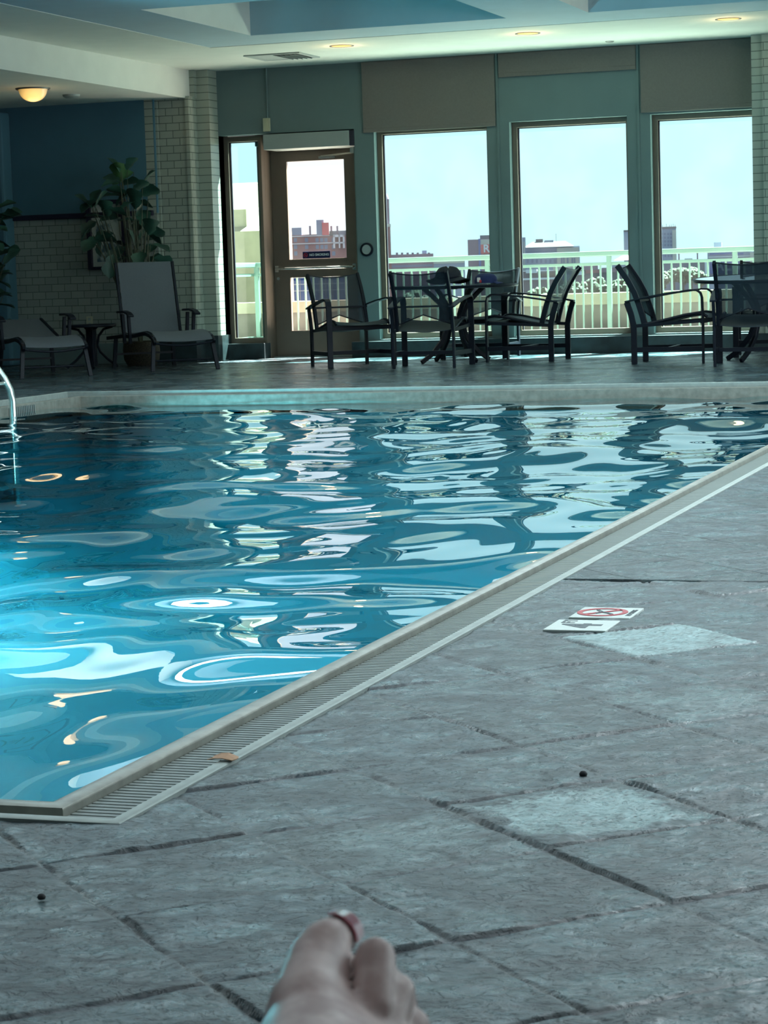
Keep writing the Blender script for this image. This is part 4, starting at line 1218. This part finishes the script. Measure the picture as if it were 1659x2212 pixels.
RY = Matrix.Rotation(PI / 2, 4, 'Y')  # unseen underwater lamps, added to brighten the left of the pool
t = thing('added_pool_light', 'added round underwater lamp, out of view in the left pool wall, farther one', 'added pool light', (ix0, 14.0, -0.42), group='added underwater lamps')
MB().lathe([(0.15, -0.02), (0.15, 0.012), (0.125, 0.02), (0.120, 0.008), (0.0, 0.006)], n=28, M=RY).build('added_lamp_ring', M['steel'], t, smooth=40)
t = thing('added_pool_light', 'added round underwater lamp, out of view in the left pool wall, nearer one', 'added pool light', (ix0, 12.4, -0.42), group='added underwater lamps')
RY = Matrix.Rotation(PI / 2, 4, 'Y')
MB().lathe([(0.15, -0.02), (0.15, 0.012), (0.125, 0.02), (0.120, 0.008), (0.0, 0.006)], n=28, M=RY).build('added_lamp_ring', M['steel'], t, smooth=40)
for y_, e_ in ((12.4, 170.0), (14.0, 130.0)):  # fill light from the added underwater lamps
    l = bpy.data.lights.new('added_pool_lamp', 'AREA'); l.shape = 'DISK'; l.size = 0.23; l.energy = e_; l.color = (0.75, 0.95, 1.0)
    lo = bpy.data.objects.new('added_pool_lamp', l); lo.location = (ix0 + 0.025, y_, -0.42); lo.rotation_euler = (0, -PI / 2 - 0.25, 0); COL.objects.link(lo)

M['marker'] = mat('white_marker_tile', lin(196, 206, 202), 0.35, var=0.05, scale=40)
M['marker_black'] = mat('marker_lettering', lin(62, 74, 80), 0.5)
M['marker_red'] = mat('marker_red_ring', lin(176, 62, 70), 0.5)
t = thing('depth_marker', 'white 4 FT depth tile set in the slate by the pool edge', 'depth marker', (-1.328, 5.36, 0.0))
MB().box(-0.078, 0.078, -0.080, 0.080, -0.01, 0.004).build('tile', M['marker'], t, bevel=0.002)
q = MB(); text_mesh(q, '4', lambda u, v, w: (-v + 0.006, u - 0.012, 0.004 + w), 0.135, 0.004, 0.0006); text_mesh(q, 'FT', lambda u, v, w: (-v - 0.040, u + 0.048, 0.004 + w), 0.046, 0.0015, 0.0006)
q.build('lettering', M['marker_black'], t)
t = thing('no_diving_marker', 'white no diving tile with a red ring, beyond the depth tile', 'warning marker', (-1.314, 5.565, 0.0))
MB().box(-0.078, 0.078, -0.085, 0.085, -0.01, 0.004).build('tile', M['marker'], t, bevel=0.002)
q = MB(); rp = [(0.058 * math.cos(a) - 0.010, 0.058 * math.sin(a), 0.0045) for a in np.linspace(0, 2 * PI, 33)]
q.strap(rp, (0, 0, 1), 0.002, 0.013); q.strap([(-0.05, -0.04, 0.0045), (0.03, 0.04, 0.0045)], (0, 0, 1), 0.002, 0.011)
q.build('prohibition_ring', M['marker_red'], t)
q = MB(); q.strap([(-0.03, 0.035, 0.0048), (-0.01, 0.0, 0.0048), (0.006, -0.012, 0.0048), (0.022, -0.034, 0.0048)], (0, 0, 1), 0.002, 0.008)
q.strap([(-0.01, 0.0, 0.0048), (-0.022, -0.022, 0.0048)], (0, 0, 1), 0.002, 0.006); q.lathe([(0.0085, 0.004), (0.0, 0.0055)], c=(0.03, -0.04, 0), n=10)
q.build('diver_symbol', M['marker_black'], t)
q = MB(); text_mesh(q, 'NO DIVING', lambda u, v, w: (-v + 0.066, u, 0.004 + w), 0.019, 0.0005, 0.0006); q.build('lettering', M['marker_black'], t)

M['card'] = mat('brown_cardboard', lin(176, 140, 112), 0.85, var=0.1)
q = MB(); rows = [[(-0.024 + 0.048 * u + 0.004 * math.sin(3 * v), -0.016 + 0.032 * v, 0.003 + 0.007 * math.sin(PI * u) * (0.5 + 0.5 * v)) for u in (0, 0.3, 0.6, 1)] for v in (0, 0.35, 0.7, 1)]
q.sheet(rows, 0.0015)
tag(q.build('cardboard_scrap', M['card'], loc=(-1.600, 3.742, 0.004)), 'small brown scrap of card lying on the gutter edge near the corner', 'scrap')
M['grit'] = mat('dark_grit', (0.012, 0.014, 0.018), 0.7)
def crumb(px, py, r, label):
    d = at(px, py, 1.0) - CAMP; tt = -CAM_Z / d.z; p = CAMP + d * tt
    q = MB(); q.lathe([(r * 0.8, 0.0), (r, r * 0.5), (r * 0.6, r * 1.1), (0, r * 1.25)], n=9)
    tag(q.build('pebble', M['grit'], loc=(p.x, p.y, 0.0), smooth=60), label, 'pebble', 'crumbs of grit on the slate')
crumb(1260, 1676, 0.0075, 'dark crumb of grit on the slate above the pale stained slab')
crumb(90, 1942, 0.0065, 'dark crumb of grit on the slate at the lower left')

# ================================================================== BALCONY RAILING, CITY, TREES
t = thing('balcony_railing', 'pale green metal railing along the balcony outside the windows', 'railing', (-6.02, 26.0, 0))
RX0, RX1 = -4.45, 5.9
MB().box(RX0, RX1, -0.045, 0.045, 1.0, 1.06).build('top_rail', M['mint_paint'], t, bevel=0.012)
MB().box(RX0, RX1, -0.02, 0.02, 0.895, 0.93).build('middle_rail', M['mint_paint'], t, bevel=0.004)
MB().box(RX0, RX1, -0.02, 0.02, 0.125, 0.165).build('bottom_rail', M['mint_paint'], t, bevel=0.004)
n = 0
for k in range(-3, 4):
    x = k * 1.465
    if k > -3: pass
    MB().box(x - 0.026, x + 0.026, -0.026, 0.026, -0.012, 1.0).build('post', M['mint_paint'], t)
    for j in range(1, 14):
        xx = x + j * 1.465 / 14
        if xx < RX1 - 0.05 and n < 92:
            n += 1
            MB().box(xx - 0.0095, xx + 0.0095, -0.0095, 0.0095, 0.165, 0.895).build('baluster', M['mint_paint'], t)
# short return of the railing towards the building at the left
q = MB(); q.box(RX0 - 0.03, RX0 + 0.06, -2.0, 0.045, 1.0, 1.06); q.build('return_rail', M['mint_paint'], t, bevel=0.012)
q = MB(); q.box(RX0 - 0.01, RX0 + 0.03, -2.0, 0.0, 0.895, 0.93); q.box(RX0 - 0.01, RX0 + 0.03, -2.0, 0.0, 0.125, 0.165); q.build('return_rail', M['mint_paint'], t)

t = thing('concrete_buttress', 'tan sloped concrete buttress outside the narrow window beside the door', 'buttress', (-11.0, 27.0, 0))
yz = [(0, -3), (0, 1.47), (0.55, 1.80), (0.75, 1.80), (0.75, -3)]
MB().prism(yz, lambda u, v, w: (-0.31 + w, u, v), 0.70).build('lower_block', M['concrete'], t)
yz = [(0.1, -3), (0.1, 1.75), (0.55, 2.10), (0.75, 2.10), (0.75, -3)]
MB().prism(yz, lambda u, v, w: (-0.95 + w, u, v), 0.98).build('upper_block', M['concrete'], t)
MB().box(-1.3, -0.95, -0.3, 0.75, -3, 3.4).build('side_wall', M['concrete'], t)

CITY = {
    'brick': mat('far_red_brick', lin(108, 70, 78), 0.9, var=0.1, scale=0.3),
    'purple': mat('far_purple_brick', lin(96, 82, 104), 0.9, var=0.06, scale=0.1),
    'blue': mat('far_blue_grey_wall', lin(104, 120, 146), 0.9, var=0.06, scale=0.1),
    'pale': mat('far_pale_stone', lin(150, 150, 148), 0.9, var=0.06, scale=0.1),
    'glass': mat('far_window_glass', lin(60, 82, 116), 0.4),
    'roof': mat('far_grey_roof', lin(52, 57, 60), 0.8),
    'dark': mat('far_dark_roof', lin(58, 66, 82), 0.8),
    'red': mat('far_red_sign', lin(166, 52, 66), 0.7),
    'orange': mat('far_orange_roof', lin(88, 40, 34), 0.8),
    'signblue': mat('far_blue_sign', lin(22, 72, 136), 0.7),
    'white': mat('far_white', lin(172, 178, 188), 0.8),
}
GZ = -14.0
class Block:
    """A far building drawn on its own axes: u to the right, w away, z up, from image columns x0..x1 and roof line y."""
    def __init__(self, name, label, x0, x1, y, D, depth, m, cat='building', group=None):
        a, b = at(x0, y, D), at(x1, y, D)
        self.top = (a.z + b.z) / 2; self.D = D
        r = Vector((b.x - a.x, b.y - a.y, 0)); self.w = r.length; r.normalize()
        self.t = thing(name, label, cat, ((a.x + b.x) / 2, (a.y + b.y) / 2, GZ), math.atan2(r.y, r.x), group)
        self.h = self.top - GZ; self.sx = self.w / (x1 - x0); self.x0 = x0; self.y = y; self.x1 = x1
        self.part('walls', -self.w / 2, self.w / 2, 0, depth, 0, self.h, m)
        self.depth = depth
    def u(self, px): return (px - self.x0) * self.sx - self.w / 2
    def z(self, py, px=None):
        px = (self.x0 + self.x1) / 2 if px is None else px
        return at(px, py, self.D).z - GZ
    def part(self, name, u0, u1, w0, w1, z0, z1, m):
        return MB().box(u0, u1, w0, w1, z0, z1).build(name, m if not isinstance(m, str) else CITY[m], self.t)
    def px(self, name, x0, x1, y0, y1, m, out=0.4, deep=0.3):
        xm = (x0 + x1) / 2
        return self.part(name, self.u(x0), self.u(x1), -out, deep, self.z(y1, xm), self.z(y0, xm), m)
    def windows(self, xs, ys, w, h, m='glass', out=0.06):
        for x in xs:
            for y in ys:
                self.px('window', x, x + w, y, y + h, m, out)
F = 'far city buildings'
b = Block('office_building', 'red brick apartment block with a tower, seen through the door glass', 600, 775, 506, 560, 30, CITY['brick'], group=F)
b.px('tower', 684, 700, 475, 508, 'blue', 0.2, 8); b.px('tower', 696, 711, 481, 508, 'red', 0.6, 8)
b.px('penthouse', 626, 652, 492, 508, 'blue', 0.1, 10); b.px('roof_block', 712, 775, 498, 508, 'dark', 0.1, 12)
for x in (668, 714, 727): b.px('chimney', x, x + 4, 488, 508, 'purple', 0.1, 1.2)
b.windows((634, 658, 681, 691, 700, 716), (514, 529, 543), 7, 9, 'glass')
b.px('cornice', 612, 712, 509, 511, 'white', 0.3); b.px('cornice', 612, 722, 525, 527, 'white', 0.3)
b.px('frame_column', 719, 723, 507, 536, 'white', 0.8); b.px('frame_column', 731, 734, 507, 536, 'white', 0.8); b.px('frame_column', 740, 744, 507, 536, 'white', 0.8); b.px('frame_beam', 719, 744, 507, 512, 'white', 0.8); b.px('frame_beam', 719, 744, 523, 526, 'white', 0.8)
b = Block('glass_office', 'blue glass office behind the railing, low in the door window', 610, 770, 585, 300, 30, CITY['signblue'], group=F)
for y in (598, 612, 626): b.px('floor_band', 612, 768, y, y + 2, 'white', 0.1)
for x in range(618, 768, 14): b.px('mullion', x, x + 1.5, 588, 650, 'pale', 0.1)
b = Block('brick_tower', 'tall thin brick tower at the left edge of the second window', 828, 843, 486, 620, 12, CITY['brick'], group=F)
b.px('stone_band', 828, 844, 484, 490, 'pale', 0.5, 4); b.px('upper_stage', 828, 842, 430, 485, 'purple', -0.5, 10)
q = MB(); s = b.sx; q.lathe([(6.5 * s, b.z(430)), (5 * s, b.z(424)), (0.5 * s, b.z(414))], n=12, c=(0, 5, 0)); q.build('crown', CITY['purple'], b.t)
b = Block('long_office', 'long low office with roof plant, left in the second window', 843, 936, 549, 640, 25, CITY['purple'], group=F)
for x in (855, 866, 878, 889, 900, 924): b.px('roof_unit', x, x + 5, 545.5, 550, 'dark', -1, 4)
b.px('roof_unit', 912, 922, 541, 550, 'blue', -1, 6)
for y in (562, 572, 582): b.px('window_band', 846, 934, y, y + 5, 'glass', 0.1)
b = Block('flat_hall', 'flat pale hall between the long office and the red sign', 930, 1004, 563, 800, 25, CITY['blue'], group=F)
b.px('fascia', 930, 1003, 563, 569, 'pale', 0.3)
b = Block('sign_building', 'purple brick block carrying a red sign, right in the second window', 1010, 1066, 517, 520, 20, CITY['purple'], group=F)
b.px('stair_tower', 1033, 1038, 516, 620, 'signblue', 0.3); b.px('roof_block', 1037, 1064, 508, 518, 'dark', -0.5, 10); b.px('wall_panel', 1038, 1066, 517, 528, 'pale', 0.25); b.px('sign_panel', 1038, 1066, 528, 548, 'red', 0.5)
q = MB(); text_mesh(q, 'R', lambda u_, v_, w_: (b.u(1050) + u_, -0.5 - w_, b.z(538) + v_), 2.4, 0.05, 0.15); q.build('lettering', CITY['white'], b.t)
b = Block('hip_roof_building', 'large grey building with a hipped roof in the third window', 1133, 1252, 533, 620, 26, CITY['blue'], group=F)
uu = [b.u(x) for x in (1131, 1240)]; zt, ze = b.z(520.5, 1190), b.z(533, 1190)
q = MB(); q.add([(uu[0], -0.8, ze), (uu[1], -0.8, ze), (uu[1], 27, ze), (uu[0], 27, ze), (b.u(1150), 12, zt), (b.u(1222), 12, zt)], [(0, 1, 5, 4), (1, 2, 5), (2, 3, 4, 5), (3, 0, 4), (0, 3, 2, 1)])
q.build('hipped_roof', CITY['roof'], b.t)
b.px('roof_plant', 1157, 1173, 515.5, 523, 'dark', -10, 13); b.px('roof_plant', 1176, 1196, 518, 523, 'blue', -10, 13); b.px('mast', 1201.5, 1202.2, 503, 522, 'dark', -10, 10.2)
b.px('pale_wing', 1203, 1250, 535, 580, 'pale', 0.5); b.windows((1137, 1147, 1157, 1166, 1176, 1186, 1196), (560,), 4.5, 8, 'glass'); b.windows((1211, 1216, 1224, 1234, 1239), (557,), 3, 12, 'glass', 0.6)
b.px('window_band', 1135, 1202, 541, 546, 'glass', 0.1)
b = Block('slim_tower', 'narrow striped tower at the left edge of the third window', 1113, 1135, 513, 500, 12, CITY['blue'], group=F)
for x in (1122, 1127, 1131): b.px('stripe', x, x + 1.5, 522, 600, 'pale', 0.1)
b = Block('low_roofs', 'jumble of low roofs behind the trees in the third window', 1120, 1356, 583, 420, 30, CITY['dark'], group=F)
for (x0_, x1_, y0_, y1_, mm) in ((1136, 1160, 582, 590, 'white'), (1165, 1198, 590, 596, 'roof'), (1215, 1235, 588, 606, 'signblue'), (1240, 1262, 586, 594, 'white'), (1265, 1300, 583, 590, 'brick'), (1195, 1225, 576, 585, 'pale'), (1300, 1330, 578, 588, 'purple'), (1255, 1292, 571, 583, 'purple'), (1125, 1215, 600, 604, 'white')):
    b.px('roof', x0_, x1_, y0_, y1_, mm, 0.5, 4)
b = Block('orange_roof_house', 'low building with an orange roof right in the third window', 1318, 1400, 566, 500, 16, CITY['blue'], group=F)
q = MB(); q.add([(b.u(1326), -0.6, b.z(562, 1350)), (b.u(1402), -0.6, b.z(562, 1350)), (b.u(1402), 16, b.z(562, 1350)), (b.u(1326), 16, b.z(562, 1350)), (b.u(1345), 8, b.z(551, 1350)), (b.u(1390), 8, b.z(551, 1350))], [(0, 1, 5, 4), (1, 2, 5), (2, 3, 4, 5), (3, 0, 4), (0, 3, 2, 1)])
q.build('roof', CITY['orange'], b.t); b.windows((1332, 1341), (578,), 4, 8)
b = Block('grey_tower', 'grey tower cut off by the wall between the third and fourth windows', 1347, 1395, 499, 760, 16, CITY['blue'], group=F)
b.px('parapet', 1347, 1360, 497, 501, 'dark', 0.2, 2)
b = Block('grey_tower', 'tall pale tower with roof aerials in the fourth window', 1408, 1460.5, 492, 700, 18, CITY['blue'], group=F)
b.px('corner_pier', 1452, 1460.5, 497, 580, 'pale', 0.4); b.px('roof_edge', 1408, 1461, 490, 494, 'dark', 0.3, 3)
b.windows((1420, 1427, 1434, 1441, 1447), (503, 511, 519, 527, 540, 550), 4, 5, 'glass')
for x in (1427, 1431, 1439, 1446, 1450, 1454, 1458): b.px('aerial', x, x + 0.8, 485 - (x % 3), 492, 'dark', -1, 1.5)
b = Block('chimney_stack', 'left of two thin smokestacks in the fourth window', 1465, 1468, 548, 650, 2, CITY['purple'], 'chimney', 'smokestacks')
b.px('cap', 1464.5, 1468.5, 547, 549, 'dark', 0.3, 2)
b = Block('chimney_stack', 'right of two thin smokestacks in the fourth window', 1505, 1508, 547, 650, 2, CITY['purple'], 'chimney', 'smokestacks')
b.px('cap', 1504.5, 1508.5, 546, 548, 'dark', 0.3, 2)
b = Block('low_warehouse', 'dark low warehouse behind the trees in the fourth window', 1410, 1530, 567, 520, 20, CITY['dark'], group=F)
b.px('dome', 1479, 1496, 558, 568, 'pale', -1, 8)
b = Block('sign_hall', 'blue hall with big white ALIVE letters behind the right table', 1528, 1640, 541, 330, 25, CITY['blue'], group=F)
b.px('louvre', 1533, 1580, 545, 550, 'signblue', 0.1); b.px('louvre', 1590, 1606, 546, 550, 'signblue', 0.1); b.px('ledge', 1530, 1640, 553, 555, 'white', 0.3); b.px('sign_band', 1532, 1640, 563, 590, 'signblue', 0.3); b.px('white_pier', 1522, 1532, 565, 600, 'white', 0.5); b.px('stone_wing', 1620, 1640, 545, 600, 'pale', 0.8); b.px('roof_unit', 1542, 1559, 523, 542, 'pale', -3, 8)
q = MB(); text_mesh(q, 'ALIVE', lambda u_, v_, w_: (b.u(1582) + u_, -0.35 - w_, b.z(574, 1582) + v_), 2.05, 0.05, 0.2); q.build('lettering', CITY['white'], b.t)

M['tree_leaf'] = mat('sunlit_tree_leaves', (0.013, 0.034, 0.009), 0.8, var=0.6, scale=0.7)
M['bark'] = mat('bark', (0.06, 0.05, 0.04), 0.9)
def tree(px, py, wpx, D, label, seed):
    rs = np.random.RandomState(seed)
    top = at(px, py, D); r = wpx / 2 * D / 4690
    t = thing('tree', label, 'tree', (top.x, top.y, GZ), group='trees beyond the parapet')
    H = top.z - GZ
    MB().tube([(0, 0, 0), (0.1, 0, H - r * 1.6)], [0.25, 0.15], 7).build('trunk', M['bark'], t)
    q = MB()
    for k in range(26):
        d = Vector(rs.normal(size=3)); d.normalize()
        c = Vector((d.x * r * 0.72, d.y * r * 0.72, H - r * 1.05 + d.z * r * 0.62)); rr = r * rs.uniform(0.26, 0.42)
        c.z = min(c.z, H - rr * 0.9)
        n1, n2 = 9, 6; vs, fs = [], []
        for i in range(n2 + 1):
            for j in range(n1):
                ph, th = PI * i / n2, 2 * PI * j / n1
                k_ = rr * (1 + rs.uniform(-0.22, 0.22))
                vs.append(c + Vector((math.sin(ph) * math.cos(th), math.sin(ph) * math.sin(th), math.cos(ph))) * k_)
        for i in range(n2):
            for j in range(n1):
                j2 = (j + 1) % n1
                fs.append((i * n1 + j, i * n1 + j2, (i + 1) * n1 + j2, (i + 1) * n1 + j))
        q.add(vs, fs)
    q.build('crown', M['tree_leaf'], t, smooth=20)
for i, (px, py, w, D, lab) in enumerate((
        (1288, 593, 48, 300, 'tall round tree left of the railing post in the third window'), (1250, 604, 40, 290, 'middle tree behind the chair facing left'), (1222, 612, 34, 280, 'small tree just right of the chair facing left'),
        (1162, 616, 48, 290, 'low tree at the left of the third window'), (1340, 598, 44, 300, 'tree right of the railing post in the third window'),
        (1428, 582, 40, 280, 'tree at the left edge of the fourth window'), (1454, 578, 30, 290, 'narrow tree second from the left in the fourth window'), (1474, 574, 40, 285, 'tallest tree in the fourth window'), (1492, 574, 34, 300, 'tree just left of the white-topped table'), (1512, 583, 34, 285, 'tree behind the rim of the white-topped table'),
        (900, 622, 60, 260, 'tree seen under the left table through the second window'))):
    tree(px, py, w, D, lab, 40 + i)

# ================================================================== THE BARE FOOT
def smin(a, b, k):
    h = np.clip(0.5 + 0.5 * (b - a) / k, 0, 1)
    return b * (1 - h) + a * h - k * h * (1 - h)
def caps(P, a, b, ra, rb):
    a, b = np.array(a), np.array(b); ab = b - a
    h = np.clip(((P - a) @ ab) / (ab @ ab), 0, 1)
    return np.linalg.norm(P - (a + h[..., None] * ab), axis=-1) - (ra + (rb - ra) * h)
def surface_nets(f, lo, hi, step):
    xs = [np.arange(lo[i], hi[i] + step, step) for i in range(3)]
    G = np.stack(np.meshgrid(*xs, indexing='ij'), -1)
    V = f(G)
    S = V < 0
    nx, ny, nz = V.shape
    cnt = np.zeros((nx - 1, ny - 1, nz - 1)); acc = np.zeros((nx - 1, ny - 1, nz - 1, 3))
    corners = [(i, j, k) for i in (0, 1) for j in (0, 1) for k in (0, 1)]
    sl = lambda c: tuple(slice(c[d], c[d] + V.shape[d] - 1) for d in range(3))
    for c in corners:
        for d in range(3):
            if c[d] == 0:
                e = list(c); e[d] = 1
                va, vb = V[sl(c)], V[sl(e)]
                cr = (va < 0) != (vb < 0)
                tt = np.where(cr, va / np.where(cr, va - vb, 1), 0)
                p = np.zeros(cr.shape + (3,))
                for q in range(3): p[..., q] = c[q] + (tt if q == d else 0)
                cnt += cr; acc += np.where(cr[..., None], p, 0)
    act = cnt > 0
    idx = -np.ones(act.shape, int); idx[act] = np.arange(act.sum())
    base = np.stack(np.nonzero(act), -1)
    verts = (acc[act] / cnt[act][:, None] + base) * step + np.array(lo)
    faces = []
    for d in range(3):
        a1, a2 = [q for q in range(3) if q != d]
        s0 = [slice(1, -1)] * 3; s0[d] = slice(0, -1)
        s1 = [slice(1, -1)] * 3; s1[d] = slice(1, None)
        A, B = S[tuple(s0)], S[tuple(s1)]
        for (i, j, k) in np.argwhere(A != B):
            g = np.array([i, j, k]); g[a1] += 1; g[a2] += 1
            q = []
            for da, db in ((-1, -1), (0, -1), (0, 0), (-1, 0)):
                h = g.copy(); h[a1] += da; h[a2] += db; q.append(idx[tuple(h)])
            if min(q) >= 0: faces.append(q)
    return verts, faces
FD = 1.10
def fp(px, py, d=0.0):
    D_ = FD + d
    p = CAMP + (RIGHT * ((px - PW / 2) / FPX) + UP * ((PH / 2 - py) / FPX) + FWD) * D_
    return np.array(p)
R_ = lambda px_: px_ / FPX * FD
def foot_sdf(P):
    big = caps(P, fp(686, 2078, 0.010), fp(668, 2165, -0.02), R_(69), R_(84))
    big = smin(big, caps(P, fp(704, 2038, 0.020), fp(732, 2018, 0.045), R_(54), R_(46)), 0.006)
    fore = smin(caps(P, fp(676, 2235, -0.035), fp(665, 2400, -0.10), R_(106), R_(150)), caps(P, fp(800, 2325, -0.03), fp(720, 2480, -0.10), R_(110), R_(150)), 0.02)
    fore = smin(fore, caps(P, fp(870, 2330, -0.015), fp(760, 2520, -0.10), R_(75), R_(140)), 0.02)
    foot = smin(big, fore, 0.010)
    t2 = smin(caps(P, fp(811, 2068, 0.004), fp(806, 2180, -0.022), R_(45), R_(42)), caps(P, fp(812, 2074, 0.010), fp(822, 2110, 0.035), R_(42), R_(40)), 0.003)
    t3 = smin(caps(P, fp(856, 2142, 0.002), fp(826, 2235, -0.022), R_(42), R_(44)), caps(P, fp(858, 2146, 0.008), fp(866, 2176, 0.030), R_(40), R_(38)), 0.003)
    t4 = smin(caps(P, fp(888, 2216, 0.002), fp(856, 2290, -0.02), R_(41), R_(42)), caps(P, fp(890, 2220, 0.006), fp(898, 2250, 0.026), R_(40), R_(36)), 0.003)
    t5 = caps(P, fp(914, 2300, 0.0), fp(880, 2360, -0.02), R_(38), R_(42))
    toes = smin(smin(t3, smin(t4, t5, 0.0015), 0.0015), t2, 0.0015)
    foot = smin(foot, toes, 0.0010)
    web = caps(P, fp(775, 2215, -0.022), fp(850, 2290, -0.02), R_(40), R_(50))
    foot = smin(foot, web, 0.008)
    foot = smin(foot, caps(P, fp(766, 2086, 0.014), fp(778, 2200, -0.008), R_(20), R_(30)), 0.003)
    foot = smin(foot, caps(P, fp(838, 2150, 0.010), fp(835, 2230, -0.008), R_(20), R_(30)), 0.003)
    # instep, heel, ankle and shin running back under the picture
    ank, heel = np.array((-0.235, 0.80, 0.455)), np.array((-0.265, 0.90, 0.415))
    mid = fp(700, 2480, -0.11)
    foot = smin(foot, caps(P, mid, ank, 0.036, 0.040), 0.03)
    foot = smin(foot, caps(P, heel, ank, 0.030, 0.036), 0.03)
    foot = smin(foot, caps(P, fp(700, 2420, -0.06), heel, 0.032, 0.032), 0.03)
    foot = smin(foot, caps(P, ank, (-0.19, 0.62, 0.455), 0.038, 0.046), 0.03)
    return foot
M['skin'] = None
def skin_material():
    m, nt, P, N = nodes('skin'); L = nt.links.new
    geo = N('NewGeometry'); a = N('TexNoise', Scale=38.0, Detail=4.0); b_ = N('TexNoise', Scale=120.0, Detail=3.0)
    L(geo.outputs['Position'], a.inputs['Vector']); L(geo.outputs['Position'], b_.inputs['Vector'])
    L(mixc(nt, sstep(nt, a.outputs['Fac'], 0.35, 0.68), SKIN_A, SKIN_B), P.inputs['Base Color'])
    P.inputs['Roughness'].default_value = 0.45
    P.inputs['Subsurface Weight'].default_value = 0.12; P.inputs['Subsurface Radius'].default_value = (0.02, 0.008, 0.005); P.inputs['Subsurface Scale'].default_value = 0.2
    bp = N('Bump', Strength=0.25, Distance=0.001); L(b_.outputs['Fac'], bp.inputs['Height']); L(bp.outputs['Normal'], P.inputs['Normal'])
    return m
SKIN_A, SKIN_B = lin(158, 130, 126), lin(202, 180, 176)
M['skin'] = skin_material()
v, fc = surface_nets(foot_sdf, (-0.53, 0.56, 0.36), (-0.08, 1.16, 0.60), 0.0028)
me = bpy.data.meshes.new('person'); me.from_pydata([tuple(p) for p in v], [], fc)
bm = bmesh.new(); bm.from_mesh(me); bmesh.ops.recalc_face_normals(bm, faces=bm.faces)
for _ in range(2): bmesh.ops.smooth_vert(bm, verts=bm.verts, factor=0.4, use_axis_x=True, use_axis_y=True, use_axis_z=True)
bm.to_mesh(me); bm.free()
me.polygons.foreach_set('use_smooth', [True] * len(me.polygons)); me.materials.append(M['skin'])
person = bpy.data.objects.new('person', me); COL.objects.link(person)
tag(person, 'bare right foot of a reclining person, big toe with a pink painted nail', 'person')
# pink nail on the big toe: a curved plate lifted just off the skin
M['nail'] = mat('pink_nail_polish', lin(190, 98, 114), 0.2, spec=0.6, coat=1.0)
def nail_rows():
    A, B = Vector(fp(704, 2038, 0.020)), Vector(fp(732, 2018, 0.045))
    ax = (B - A); ln = ax.length; ax.normalize()
    n_ = UP * 0.72 + RIGHT * 0.62 - FWD * 0.30
    n_ = (n_ - ax * n_.dot(ax)).normalized(); m_ = ax.cross(n_)
    rows = []
    for i in range(10):
        u = i / 9
        tt = ln * (0.42 + 0.88 * u)
        rad = R_(54) + (R_(46) - R_(54)) * min(1, tt / ln)
        if u > 0.75: rad -= 0.0016 * (u - 0.75) / 0.25
        half = 0.98 * (0.82 + 0.18 * math.sin(PI * min(1, 0.15 + u))) * (1 if u < 0.95 else 0.85)
        rows.append([A + ax * (tt - 0.0022 * (1 - abs(s_)) * (1 - u)) + (n_ * math.cos(half * s_) + m_ * math.sin(half * s_)) * (rad + 0.0011) for s_ in np.linspace(-1, 1, 13)])
    return rows
q = MB(); q.sheet(nail_rows(), 0.0012)
q.build('toenail', M['nail'], person, smooth=60)
